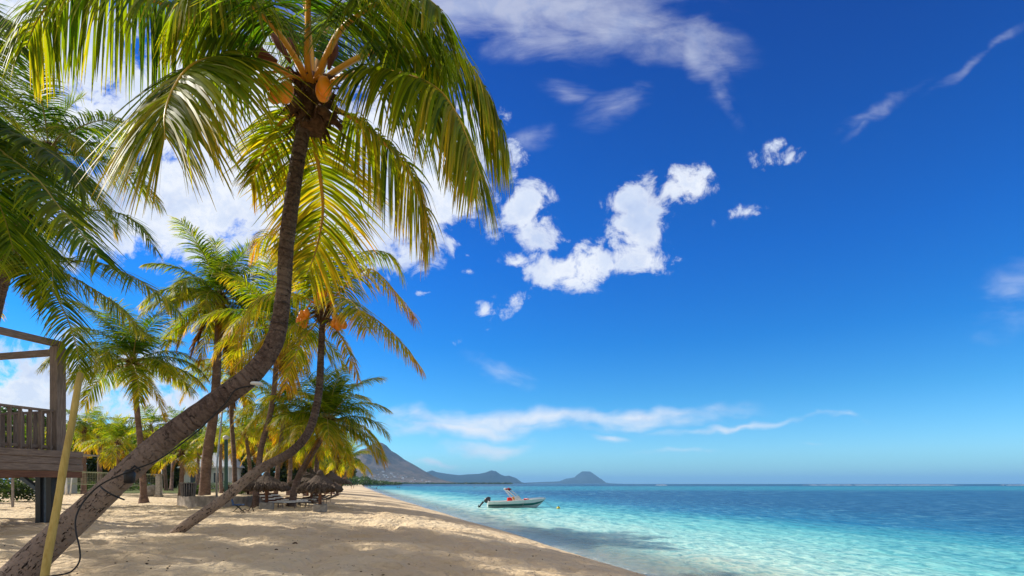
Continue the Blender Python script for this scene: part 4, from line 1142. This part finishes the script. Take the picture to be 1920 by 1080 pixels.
MB().beam(hp(AL, .09, zt - .13), hp(AL, BL, zt - .13), .12, .16).build('roof_beam', M_wood, hut, bevel=.01)
MB().beam(hp(-.12, BL, zt + .08), hp(AL + .12, BL, zt + .08), .16, .155).build('roof_beam', M_wood, hut, bevel=.01)
# deck edge boards
for k in range(4):
    h_ = (zd1 - zd0) / 4
    z_ = zd0 + h_ * (k + .5)
    m = MB()
    e = .34 + .015 * (k % 2)
    m.beam(hp(-e, -e, z_), hp(AL + e, -e, z_), .06, h_ - .012)
    m.beam(hp(-e, -e + .033, z_), hp(-e, BL + e, z_), .06, h_ - .012)
    o = m.build('edge_board', M_redwood if k == 0 else M_wood, hut, bevel=.006)
m = MB()
for i in range(24):
    a0 = -.28 + i * (AL + .55) / 24
    m.beam(hp(a0 + .07, -.29, zd1 - .03), hp(a0 + .07, BL + .3, zd1 - .03), .145, .04)
m.build('deck_boards', M_wood, hut)
# railings on two sides
for side in (0, 1, 2):
    L_ = AL if side != 1 else BL
    f = (lambda s, z: hp(s, 0, z)) if side == 0 else ((lambda s, z: hp(0, s, z)) if side == 1 else (lambda s, z: hp(s, BL, z)))
    m = MB()
    m.beam(f(.13, zr), f(L_ - .13, zr), .09, .06)
    m.beam(f(.13, zd1 + .10), f(L_ - .13, zd1 + .10), .05, .07)
    rl = m.build('railing', M_wood, hut, bevel=.005)
    n = int(L_ / .235)
    for i in range(n):
        s = .25 + i * (L_ - .45) / (n - 1)
        off = Vector((0.05, 0, 0)) if side != 1 else Vector((0, -.05, 0))
        m = MB().beam(f(s, zd1 + .02) + off, f(s, zr - .033) + off, .10, .03, va if side != 1 else vb)
        m.build('baluster', M_post, rl)
MB().box(hp(1.9, 2.2, zd1 + .45), (1.4, .5, .9), Matrix.Rotation(-.25, 3, 'Z')).build('bench', M_wood, hut, bevel=.02)
for (a, b) in ((.15, .35), (.2, -.08), (AL - .3, .1), (AL - .3, BL - .3), (.2, BL - .3)):
    MB().beam(hp(a, b, -.4), hp(a, b, zd0 + .06), .18, .18, va).build('leg', M_black, hut, bevel=.01)
MB().beam(hp(.17, .13, -.1), hp(.17, .13, zd0 + .05), .15, .05, va).build('brace', M_bluegrey, hut)
MB().beam(hp(.15, .45, zd0 - .3), hp(.15, 1.0, zd0 + .02), .10, .10).build('brace', M_bluegrey, hut)
# flat white awning of a hut behind the pole
o = empty('awning', P_(140, 850, 24)); tag(o, 'small flat grey canopy edge seen right of the wooden platform', 'awning')
MB().box((-1.7, 1, 0), (2.3, 2.4, .06)).build('canopy', M_concrete, o, bevel=.01)
for dx in (-2.7, -.75):
    MB().beam((dx, .1, -.03), (dx, .1, -(HORY - 850) / F * 24 - CAMZ + gz(-18, 24) - .1), .07, .07).build('post', M_bin, o)

# ------------------------------------------------------------------ buildings behind
def cottage(px0, px1, D, wh, rh, lab, dep=5.0, roofm=M_roof):
    x0, x1 = (px0 - 960) / F * D, (px1 - 960) / F * D
    b = gp((px0 + px1) / 2, D); W = x1 - x0
    o = empty('cottage', b); tag(o, lab, 'cottage')
    MB().box((0, dep / 2, wh / 2 - .1), (W, dep, wh + .2)).build('wall', M_offwhite, o)
    m = MB(); e = .5
    m.add([(-W / 2 - e, -e, wh + .01), (W / 2 + e, -e, wh + .01), (W / 2 + e, dep + e, wh + .01), (-W / 2 - e, dep + e, wh + .01), (-W / 4, dep / 2, wh + rh), (W / 4, dep / 2, wh + rh)],
          [(0, 1, 5, 4), (1, 2, 5), (2, 3, 4, 5), (3, 0, 4), (0, 3, 2, 1)])
    m.build('roof', roofm, o)
    MB().box((0, -e - .03, wh + .0), (W + 2 * e, .05, .22)).build('fascia', M_white, o)
    n = max(2, int(W / 2.4))
    for i in range(n):
        xx = -W / 2 + W * (i + .5) / n
        w_ = MB().box((xx, -.02, wh * .52), (W / n * .5, .08, wh * .55)).build('window', M_white, o)
        MB().box((xx, -.07, wh * .52), (W / n * .42, .03, wh * .46)).build('pane', M_dark, w_)
    for i in range(n + 1):
        MB().beam((-W / 2 + W * i / n, -.45, -.1), (-W / 2 + W * i / n, -.45, wh - .12), .12, .12).build('porch_post', M_white, o)
    return o
cottage(345, 432, 72, 2.7, 2.0, 'white cottage with a pale grey roof behind the ringed palm trunks')
cottage(24, 74, 46, 2.0, .8, 'plain pale bungalow wall seen beneath the wooden platform', 4)

# ------------------------------------------------------------------ volleyball court
def netpost(px0, py0, px1, py1, D, lab, r=.05):
    b = gp(px0, D)
    top = P_(px1, py1, D) - b
    o = MB().tube([(0, 0, -.1), top], [r, r * .8], 8).build('net_post', M_white, None, True, loc=b)
    return tag(o, lab, 'post', 'white posts of the volleyball court')
netpost(131, 925, 136, 888, 44, 'leaning white post at the left end of the volleyball net')
netpost(124, 925, 124, 895, 44, 'short upright white post nearest the platform', .09)
netpost(304, 917, 303, 880, 46, 'slim white post beside the stone pillar')
nb = P_(120, 884, 44.3); ne = P_(300, 890, 46)
m = MB()
m.beam(nb, ne, .02, .10)
m.beam(nb - Vector((0, 0, .95)), ne - Vector((0, 0, .95)), .02, .07)
for i in range(60):
    p = nb.lerp(ne, i / 59); m.beam(p - Vector((0, 0, .03)), p - Vector((0, 0, .93)), .012, .012)
for k in range(1, 7):
    m.beam(nb - Vector((0, 0, .136 * k)), ne - Vector((0, 0, .136 * k)), .012, .012)
tag(m.build('volleyball_net', M_net), 'olive green volleyball net stretched behind the big leaning trunk', 'net')
# stone ball, pillar
b = gp(286, 43)
tag(MB().lathe([(.25, 0), (.45, .12), (.52, .4), (.45, .68), (.28, .85), (.03, .93)], 20, (0, 0, -.08), .02).build('stone_ball', M_stone, None, True, loc=b), 'large rounded grey stone beside the pillar', 'boulder')
b = gp(298, 41)
p = empty('stone_pillar', b); tag(p, 'square pale pillar standing between the stone ball and a white post', 'pillar')
MB().box((0, 0, .75), (.32, .32, 1.6)).build('shaft', M_concrete, p, bevel=.02)
MB().box((0, 0, 1.6), (.42, .42, .1)).build('cap', M_stone, p, bevel=.02)
MB().box((0, 0, .06), (.42, .42, .2)).build('base', M_stone, p, bevel=.02)

# ------------------------------------------------------------------ walled bed, bin, posts
bx = [P_(332, 934, 27.5), P_(350, 938, 26), P_(395, 941, 25), P_(440, 941, 25.2), P_(480, 937, 27), P_(492, 930, 30)]
m = MB()
Cw, _ = resample([(p.x, p.y, 0) for p in bx], 30)
top = CAMZ + (HORY - 931) / F * 26
for i in range(29):
    a, b_ = Vector(Cw[i]), Vector(Cw[i + 1])
    d = (b_ - a).normalized(); n_ = Vector((-d.y, d.x, 0))
    lo = gz(a.x, a.y) - .15
    q = [a - n_ * .0, b_ - n_ * .0, b_ + n_ * .3, a + n_ * .3]
    tz = top + .015 * math.sin(i * 2.1)
    m.add([(*p.xy, lo) for p in q] + [(*p.xy, tz) for p in q], [(0, 1, 5, 4), (2, 3, 7, 6), (4, 5, 6, 7)])
tag(m.build('low_wall', M_stone), 'low curved stone wall round the bed of the ringed palm', 'wall')
Cb = [Vector((c[0], c[1] + .3, top - .06 + .04 * math.sin(i))) for i, c in enumerate(Cw)]
ctr = Vector((P_(405, 930, 30).x, 31.5, top + .02))
m = MB(); vs = [ctr] + Cb + [Vector((ctr.x + 4.5, 36, top - .25)), Vector((ctr.x - 4.5, 36, top - .25))]
m.add(vs, [(0, i, i + 1) for i in range(1, len(vs) - 1)] + [(0, len(vs) - 1, 1)])
tag(m.build('sand_bed', M_sand, None, True), kind='structure')
b = P_(353, 931, 26.6); b.z = top
o = empty('litter_bin', b); tag(o, 'grey slatted litter bin standing on the low stone wall', 'litter bin')
MB().lathe([(.24, 0), (.30, .6)], 20).build('liner', M_dark, o, True)
m = MB()
for i in range(20):
    a = 2 * math.pi * i / 20
    m.beam((.26 * math.cos(a), .26 * math.sin(a), .0), (.325 * math.cos(a), .325 * math.sin(a), .61), .022, .07, Vector((math.cos(a), math.sin(a), 0)))
m.build('slats', M_bin, o)
MB().tube([(.33 * math.cos(a), .33 * math.sin(a), .62) for a in [2 * math.pi * i / 20 for i in range(21)]], .025, 6, False).build('rim', M_bin, o, True)
b = gp(406, 27.5)
o = empty('flagpole', b); tag(o, 'thin white metal pole right of the thick ringed trunk', 'pole')
MB().tube([(0, 0, -.05), (.02, 0, 2.0), (.35, 0, 5.2)], [.055, .045, .03], 10).build('shaft', M_metal, o, True)
MB().lathe([(.14, 0), (.14, .04), (.09, .06)], 12).build('base', M_metal, o, True)
b = gp(424, 31)
o = empty('lamp_post', b); tag(o, 'dark green square post with a small white lamp on top', 'lamp post')
MB().box((0, 0, 1.7), (.15, .15, 3.5)).build('shaft', M_gpole, o, bevel=.02)
MB().lathe([(.10, 3.45), (.16, 3.5), (.17, 3.6), (.05, 3.68)], 12).build('lamp_head', M_white, o, True)

# ------------------------------------------------------------------ thatched shades
def shade(px, D, rr, hz, apex, lab, block=.55, tilt=0):
    b = gp(px, D)
    o = empty('thatched_umbrella', b); tag(o, lab, 'thatched umbrella', 'thatched umbrellas on the beach')
    m = MB(); n = 48; rings = 7
    vs = []
    for j in range(rings):
        t = j / (rings - 1)
        for k in range(n):
            a = 2 * math.pi * k / n
            r_ = rr * (.03 + .97 * t) * (1 + (.09 * (random.random() - .5) if j == rings - 1 else .03 * (random.random() - .5)))
            z = apex - (apex - hz) * (t ** .92) + .05 * (random.random() - .5) - (random.uniform(0, .16) if j == rings - 1 else 0)
            vs.append((r_ * math.cos(a), r_ * math.sin(a), z))
    fs = [(j * n + k, (j + 1) * n + k, (j + 1) * n + (k + 1) % n, j * n + (k + 1) % n) for j in range(rings - 1) for k in range(n)]
    m.add(vs, fs)
    for k in range(150):
        a = random.uniform(0, 6.28); r_ = rr * random.uniform(.75, 1.0)
        z = apex - (apex - hz) * (r_ / rr) ** .92
        m.tube([(r_ * math.cos(a), r_ * math.sin(a), z + .02), ((r_ + .16) * math.cos(a), (r_ + .16) * math.sin(a), z - .14 - random.uniform(0, .12))], [.018, .004], 3, False)
    rf = m.build('thatch_roof', M_thatch, o, True)
    s = rf.modifiers.new('s', 'SOLIDIFY'); s.thickness = .07
    MB().lathe([(.16, apex - .12), (.12, apex), (.07, apex + .07), (.02, apex + .1)], 10).build('finial', M_thatch, o, True)
    MB().tube([(0, 0, .1), (.01, 0, apex - .05)], [.07, .06], 10).build('pole', M_redwood, o, True)
    m = MB()
    for k in range(8):
        a = 2 * math.pi * k / 8
        m.tube([(0, 0, apex - .5), (rr * .86 * math.cos(a), rr * .86 * math.sin(a), hz + .06)], .025, 5)
    m.build('struts', M_redwood, o)
    if block:
        MB().box((0, 0, .10), (block, block, .36), Matrix.Rotation(.3, 3, 'Z')).build('base_block', M_concrete, o, bevel=.02)
    return o
shade(600, 22.5, .71, .97, 1.55, 'nearest thatched umbrella on a square concrete block', .52)
shade(500, 23.5, .80, .97, 1.48, 'thatched umbrella just behind the second leaning trunk, on a concrete block', .52)
shade(577, 37, 1.0, 1.1, 1.8, 'thatched umbrella behind the flared leaning trunk', 0)
shade(584, 33, 1.2, 1.15, 1.9, 'thatched umbrella half hidden behind the nearest one', 0)
shade(621, 46, 1.3, 1.4, 2.2, 'small far thatched umbrella toward the sea', 0)
shade(633, 60, 1.3, 1.5, 2.3, 'farthest thatched umbrella along the beach', 0)
shade(465, 33, 1.2, .8, 1.6, 'low brown thatched umbrella left of the loungers', 0)

# ------------------------------------------------------------------ loungers, chairs
def lounger(px, D, rz, lab, m1=M_cushion, back=35, col2=M_brownc):
    b = gp(px, D)
    o = empty('sun_lounger', b, rz); o.scale = (1, 1, .72); tag(o, lab, 'sun lounger', 'sun loungers under the thatched umbrellas')
    fr = MB()
    for s in (-.3, .3):
        fr.tube([(-.2, s, .32), (1.25, s, .30)], .02, 6)
        fr.tube([(-.2, s, .32), (-.2 - .7 * math.cos(R(back)), s, .32 + .7 * math.sin(R(back)))], .02, 6)
    fr.build('frame', M_wood, o, True)
    for (x, y) in ((-.1, .3), (-.1, -.3), (1.15, .3), (1.15, -.3)):
        MB().tube([(x, y, -.03), (x, y, .32)], .02, 6).build('leg', M_wood, o)
    n = 7
    sm = MB()
    for i in range(9):
        sm.box((-.12 + i * .155, 0, .345), (.085 if i % 2 else .15, .58, .05))
    sm.build('seat', m1, o, bevel=.01)
    bm_ = MB(); sm2 = MB()
    for i in range(5):
        q = .09 + i * .14
        c = (-.2 - q * math.cos(R(back)), 0, .36 + q * math.sin(R(back)))
        (bm_ if i % 2 else sm2).box(c, (.135, .58, .05), Matrix.Rotation(R(back), 3, 'Y'))
    bb = bm_.build('backrest', m1, o, bevel=.01)
    sm2.build('stripe', col2, bb)
    return o
lounger(513, 25.5, R(-35), 'striped lounger with raised back left of the flared trunk', back=40)
lounger(523, 27.5, R(-30), 'striped lounger behind the first one', back=42)
lounger(533, 29.5, R(-20), 'lounger third back from the low wall', back=38)
lounger(572, 27.0, R(215), 'pale lounger right of the flared trunk foot', back=30)
lounger(581, 28.5, R(150), 'lounger with a dark stripe behind the nearest umbrella', back=35)
lounger(587, 30, R(190), 'white lounger far behind the nearest umbrella', back=30)
lounger(606, 33, R(180), 'grey lounger toward the sea beyond the umbrella block', back=30, m1=M_concrete)
lounger(573, 34, R(170), 'lounger deep under the thatched umbrellas', back=40)
lounger(613, 38, R(175), 'farthest lounger near the low leaning palm', back=30, m1=M_concrete)
b = gp(447, 21.5)
o = empty('folding_chair', b, .4); tag(o, 'low dark folding chair under the second leaning trunk', 'chair')
MB().box((0, 0, .24), (.42, .42, .04)).build('seat', M_bluecloth, o, bevel=.01)
MB().box((-.22, 0, .44), (.04, .42, .40), Matrix.Rotation(-.25, 3, 'Y')).build('backrest', M_bluecloth, o, bevel=.01)
for (x, y) in ((.2, .2), (.2, -.2), (-.2, .2), (-.2, -.2)):
    MB().tube([(x, y, -.04), (-x * .6, y, .26)], .014, 6).build('leg', M_cable, o)
b = gp(463, 21.0)
tag(MB().tube([(-.25, 0, .02), (-.1, .05, .1), (.05, 0, .03), (.15, .03, .24), (.25, 0, .02)], .022, 6).build('driftwood', M_trunk, None, True, loc=b), 'small dark curled branch on the sand right of the folding chair', 'driftwood')

# ------------------------------------------------------------------ boat
bo = Vector(at(968, 951, 53)); bo.z = 0
boat = empty('motorboat', bo, R(6))
tag(boat, 'white open motorboat with a green stripe anchored in the shallows', 'motorboat')
Lb, nS, nP = 5.35, 22, 9
def hull_pt(s, q, off=0):
    """s 0 stern..1 bow; q 0 keel..1 gunwale"""
    beam = 1.0 * (1 - .18 * (1 - s) ** 2) * (1 - max(0, (s - .45) / .55) ** 2.3)
    sheer = .54 + .30 * s ** 1.8
    keel = -.18 + .56 * max(0, (s - .70) / .30) ** 2.2
    x = -Lb / 2 + Lb * s + (.10 * q if s > .9 else 0) - .28 * (1 - q) * max(0, (s - .75) / .25)
    y = beam * (q ** .55 if q < .35 else (.35 ** .55 + (1 - .35 ** .55) * ((q - .35) / .65) ** .8))
    z = keel + (sheer - keel) * (q ** 1.15)
    return x, y + off, z
qs = [0, .12, .24, .36, .5, .62, .74, .87, 1]
def hullpart(q0, q1, off, n=5):
    vs = []; fs = []
    m = MB()
    for sg in (1, -1):
        vs = []
        for i in range(nS + 1):
            for j in range(n + 1):
                q = q0 + (q1 - q0) * j / n
                x, y, z = hull_pt(i / nS, q)
                vs.append((x, sg * (y + off), z))
        fs = [((i) * (n + 1) + j, (i + 1) * (n + 1) + j, (i + 1) * (n + 1) + j + 1, i * (n + 1) + j + 1) for i in range(nS) for j in range(n)]
        if sg > 0: fs = [f[::-1] for f in fs]
        m.add(vs, fs)
    return m
hm = hullpart(0, 1, 0, 10)
tr = [hull_pt(0, j / 10) for j in range(11)]
hm.add([(x, y, z) for x, y, z in tr] + [(x, -y, z) for x, y, z in tr], [(j, j + 1, 12 + j, 11 + j) for j in range(10)])
hm.build('hull', M_white, boat, True)
hullpart(.48, .70, .006, 3).build('stripe', M_green, boat, True)
m = MB()
for sg in (1, -1):
    m.tube([(hull_pt(i / nS, 1)[0], sg * hull_pt(i / nS, 1)[1], hull_pt(i / nS, 1)[2] + .01) for i in range(nS + 1)], .035, 6)
m.build('gunwale', M_white, boat, True)
m = MB(); vs = []; n = nS
for i in range(n + 1):
    x, y, z = hull_pt(i / n, 1); zz = .18 + (.42 if i / n > .62 else 0)
    zz = z - .05 if i / n > .62 else .18
    vs += [(x, y * .985, zz), (x, -y * .985, zz)]
m.add(vs, [(2 * i, 2 * i + 2, 2 * i + 3, 2 * i + 1) for i in range(n)])
m.build('deck', M_white, boat)
m = MB().box((.05, 0, .55), (.55, .7, .75)); m.box((.12, 0, .98), (.35, .66, .12))
m.build('console', M_white, boat, bevel=.05)
MB().add([(.34, -.34, .95), (.34, .34, .95), (.12, .30, 1.30), (.12, -.30, 1.30)], [(0, 1, 2, 3)]).build('windscreen', M_engine, boat)
MB().box((-.62, 0, .60), (.42, .80, .62)).build('seat', M_red, boat, bevel=.06)
MB().box((-.34, -.30, .82), (.24, .25, .32)).build('cushion', M_orange, boat, bevel=.06)
m = MB()
for sg in (-.55, .55):
    m.tube([(.30, sg, .60), (-1.05, sg, 1.78)], .035, 6)
    m.tube([(-.25, sg, .60), (-1.12, sg, 1.74)], .028, 6)
    m.tube([(.62, sg, .62), (-.50, sg, 1.62)], .02, 6)
m.tube([(-1.08, -.55, 1.78), (-1.08, .55, 1.78)], .03, 6)
m.build('canopy_frame', M_white, boat, True)
m = MB().tube([(-.72, -.62, 1.66), (-.72, 0, 1.70), (-.72, .62, 1.66)], [.11, .14, .11], 8)
m.box((-.80, 0, 1.70), (.55, 1.2, .12))
m.build('folded_canopy', M_maroon, boat, True)
MB().box((.95, 0, .72), (.42, .7, .2)).build('bow_cushion', M_red, boat, bevel=.04)
m = MB()
for sg in (1, -1):
    m.tube([(hull_pt(s, 1)[0], sg * hull_pt(s, 1)[1] * .93, hull_pt(s, 1)[2] + .12) for s in (.66, .76, .86, .94, .985)], .014, 5)
    for s in (.68, .80, .92):
        x, y, z = hull_pt(s, 1); m.tube([(x, sg * y * .93, z), (x, sg * y * .93, z + .12)], .012, 5)
m.build('bow_rail', M_metal, boat, True)
eng = MB().tube([(-2.55, 0, .78), (-2.72, 0, .80), (-2.95, 0, .68), (-3.12, 0, .48)], [.20, .27, .26, .16], 12)
for i, v in enumerate(eng.v): eng.v[i] = (v[0] * .9 - .12, v[1] * .7, v[2] * .92 + .04)
e_o = eng.build('outboard_motor', M_engine, boat, True)
MB().tube([(-3.05, 0, .55), (-3.35, 0, .20), (-3.42, 0, .0)], [.10, .07, .05], 8).build('lower_unit', M_cable, e_o, True)
m = MB()
for k in range(3):
    a = k * 2.09 + .5
    m.box((-3.5, .14 * math.cos(a), .12 + .14 * math.sin(a)), (.03, .22, .10), Matrix.Rotation(a, 3, 'X') @ Matrix.Rotation(.4, 3, 'Y'))
m.tube([(-3.35, 0, .12), (-3.58, 0, .12)], [.05, .03], 8)
m.build('propeller', M_cable, e_o)
MB().box((-2.62, 0, .45), (.12, .34, .4)).build('bracket', M_metal, e_o)
b = at(1047, 953.5, 50.5); b.z = .03
o = empty('buoy', b); tag(o, 'small yellow mooring buoy right of the motorboat', 'buoy')
MB().lathe([(.02, -.14), (.13, -.10), (.17, 0), (.13, .10), (.02, .14)], 14).build('float', M_yellow, o, True)
MB().lathe([(.05, .13), (.05, .18), (.02, .20)], 8).build('cap', M_cable, o, True)
tag(MB().tube([Vector((bo.x + 2.6, bo.y - .05, .60)), Vector((bo.x + 3.1, bo.y - .8, .2)), Vector((b.x - .4, b.y + .4, .015)), Vector((b.x - .1, b.y, .02))], .012, 5).build('mooring_rope', M_cable, None, True),
    'thin dark mooring line from the motorboat bow to the yellow buoy', 'rope')

# ------------------------------------------------------------------ people (tiny, far away)
def person(loc_, lab, cloth, wade=0., stride=.2, h=1.7, rz=0.):
    o = empty('person', loc_, rz)
    tag(o, lab, 'person')
    k = h / 1.7
    J = [((0, 0, .95), .13), ((0, 0, 1.15), .12), ((0, 0, 1.38), .14), ((0, 0, 1.50), .055), ((0, .01, 1.60), .095), ((0, .01, 1.68), .07),
         ((.18, 0, 1.38), .055), ((.24, .05, 1.12), .042), ((.24, .12, .88), .032), ((.24, .13, .80), .035),
         ((-.18, 0, 1.38), .055), ((-.24, -.05, 1.12), .042), ((-.24, -.04, .88), .032), ((-.24, -.03, .80), .035),
         ((.09, 0, .88), .085), ((.10, stride, .48), .058), ((.10, stride * .8, .08), .04), ((.10, stride * .8 + .14, .04), .035),
         ((-.09, 0, .88), .085), ((-.10, -stride * .4, .48), .058), ((-.10, -stride, .08), .04), ((-.10, -stride + .14, .04), .035)]
    E = [(0, 1), (1, 2), (2, 3), (3, 4), (4, 5), (2, 6), (6, 7), (7, 8), (8, 9), (2, 10), (10, 11), (11, 12), (12, 13), (0, 14), (14, 15), (15, 16), (16, 17), (0, 18), (18, 19), (19, 20), (20, 21)]
    me = bpy.data.meshes.new('body'); me.from_pydata([Vector(p) * k - Vector((0, 0, wade)) for p, _ in J], E, [])
    me.materials.append(M_skin)
    bo_ = link('body', me, o)
    bo_.modifiers.new('skin', 'SKIN')
    for v, (_, r_) in zip(me.skin_vertices[0].data, J): v.radius = (r_ * k, r_ * k)
    me.skin_vertices[0].data[0].use_root = True
    sb = bo_.modifiers.new('sub', 'SUBSURF'); sb.levels = sb.render_levels = 1
    MB().lathe([(.15 * k, .78 * k - wade), (.17 * k, .95 * k - wade), (.145 * k, 1.1 * k - wade), (.17 * k, 1.34 * k - wade), (.11 * k, 1.44 * k - wade)], 12).build('clothing', cloth, o, True)
    MB().lathe([(.105 * k, 1.58 * k - wade), (.112 * k, 1.66 * k - wade), (.08 * k, 1.745 * k - wade), (.01, 1.77 * k - wade)], 10).build('hair', M_brownc, o, True)
    return o
def pg(px, D): x = (px - 960) / F * D; return Vector((x, D, max(gz(x, D), 0) + .0))
person(pg(659, 205), 'person in dark clothes walking on the wet sand', M_blackcloth, rz=1.2)
person(pg(663, 212), 'person in pale clothes walking beside the dark one', M_cushion, rz=1.2)
def wader(px, D, lab): x = (px - 960) / F * D; return person(Vector((x, D, 0)), lab, M_blackcloth, wade=1.05, stride=.05)
wader(706, 260, 'swimmer standing alone in the shallows nearest the jetty')
wader(745, 300, 'left swimmer of the pair off the beach')
wader(749, 290, 'right swimmer of the pair off the beach')
wader(889, 330, 'lone far swimmer left above the motorboat')

# jetty and far beach shades
o = empty('jetty', at(702, 910, 420)); o.location.z = 0
tag(o, 'low dark jetty reaching into the water at the end of the beach', 'jetty')
MB().box((0, 0, .7), (16, 3, .25)).build('deck', M_trunk, o)
for i in range(7):
    MB().box((-7.4 + i * 2.45, -1.3, .0), (.3, .3, 1.2)).build('pile', M_trunk, o)

# far houses on the slope of the brown mountain
Hm = []
for v in (0, 1):
    m = MB().box((0, 0, 3), (14 - 3 * v, 9, 7)); 
    r_ = MB().add([(-8, -5.5, 6.52), (8, -5.5, 6.52), (8, 5.5, 6.52), (-8, 5.5, 6.52), (-7, 0, 10), (7, 0, 10)], [(0, 1, 5, 4), (1, 2, 5), (2, 3, 4, 5), (3, 0, 4), (0, 3, 2, 1)])
    Hm.append((m.mesh('wall', M_white), r_.mesh('roof', M_tileroof if v else M_roof)))
rh = random.Random(3)
mo = [o for o in bpy.data.objects if o.name.startswith('mountain')][0]
mv = np.array([v.co[:] for v in mo.data.vertices])
front_v = mv[(mv[:, 1] < 5200 - 500)]
for i in range(46):
    for _ in range(60):
        px = rh.uniform(690, 845)
        cx = (px - 960) / F * 4200
        idx = np.argmin((front_v[:, 0] - cx) ** 2 + (front_v[:, 1] - rh.uniform(3760, 4350)) ** 2)
        p = front_v[idx]
        py = HORY - (p[2] - CAMZ) / p[1] * F
        if p[2] > 6 and 880 < py < 905: break
    o = empty('hillside_house', (p[0], p[1], p[2] - 2), rh.uniform(-.5, .5))
    sc_ = rh.uniform(.7, 1.15); o.scale = (sc_,) * 3
    tag(o, 'tiny white house on the lower slope of the brown mountain', 'house', 'houses on the mountain slope')
    a_, b_ = Hm[i % 2]
    link('wall', a_, o); link('roof', b_, o)

# reef surf
m = MB()
def surf(px0, px1, D, wdt):
    n = max(4, int((px1 - px0) / 3))
    vs = []
    for i in range(n + 1):
        px = px0 + (px1 - px0) * i / n
        x = (px - 960) / F * D
        ww = wdt * random.uniform(.4, 1) * (1 if 0 < i < n else .2)
        vs += [(x, D - ww, .06), (x, D + random.uniform(-.2, .2) * ww, random.uniform(.2, .55)), (x, D + ww, .06)]
    m.add(vs, [(3 * i + k, 3 * i + 3 + k, 3 * i + 4 + k, 3 * i + 1 + k) for i in range(n) for k in (0, 1)])
surf(1515, 1592, 880, 28); surf(1600, 1762, 850, 34); surf(1772, 1785, 850, 40); surf(1885, 1990, 860, 25); surf(1230, 1248, 860, 25)
tag(m.build('reef_surf', M_white, None, True), 'white line of surf breaking on the reef near the horizon', 'surf', None, 'stuff')

# fallen leaf bits on the sand
for i, (px, py, s_, lab) in enumerate(((553, 1023, .05, 'dark curled dry leaf lying alone on the sand in front'), (755, 972, .06, 'dark seed pod on the shaded sand near the water'), (518, 1037, .03, 'small dark pebble left of the curled leaf'), (700, 1040, .03, 'small brown husk on the shaded sand'))):
    D = 1067 * 1.0 / (py - 907)
    b = gp(px, D)
    for _ in range(4):
        D = F * (CAMZ - b.z) / (py - 907); b = gp(px, D)
    b.z = float(ground_z(b.x, b.y, True)) + s_ * .15
    tag(MB().tube([(-s_, 0, 0), (-s_ * .3, s_ * .2, s_ * .3), (s_ * .4, 0, s_ * .35), (s_, -s_ * .2, 0)], [.004, s_ * .35, s_ * .3, .004], 6).build('dry_leaf', M_leafbit, None, True, loc=b), lab, 'dry leaf')

r = np.random.default_rng(77)
vs = []; fs = []
for k in range(420):
    y = 6.5 + 26 * r.random() ** 1.6
    x = shore_x(y) - r.uniform(.8, 15)
    if x < -.95 * y: continue
    z = float(ground_z(x, y, True)) + .006
    a = r.uniform(0, 6.28); l = r.uniform(.008, .028); w_ = l * r.uniform(.2, .6); n0 = len(vs)
    dx, dy = math.cos(a), math.sin(a)
    vs += [(x - dx * l, y - dy * l, z), (x + dy * w_, y - dx * w_, z + w_ * .8), (x + dx * l, y + dy * l, z + .004), (x - dy * w_, y + dx * w_, z + w_ * .2), (x, y, z - .01)]
    fs += [(n0, n0 + 1, n0 + 2), (n0, n0 + 2, n0 + 3), (n0, n0 + 4, n0 + 1), (n0 + 1, n0 + 4, n0 + 2), (n0 + 2, n0 + 4, n0 + 3)]
tag(MB().add(vs, fs).build('beach_litter', M_leafbit), 'tiny dark bits of dry leaf and shell scattered over the sand', 'leaf litter', None, 'stuff')

# ------------------------------------------------------------------ haze
hz = bpy.data.materials.new('haze'); hz.use_nodes = True
t = NT(hz.node_tree)
pv = t.new('ShaderNodeVolumePrincipled', Color=(0.27, 0.60, 1.0), Density=6.0e-5, Anisotropy=0.0)
t.l.new(pv.outputs[0], t.new('ShaderNodeOutputMaterial').inputs[1])
o = MB().box((0, 21000, 213), (80000, 43000, 436)).build('haze', hz)
tag(o, kind='stuff')
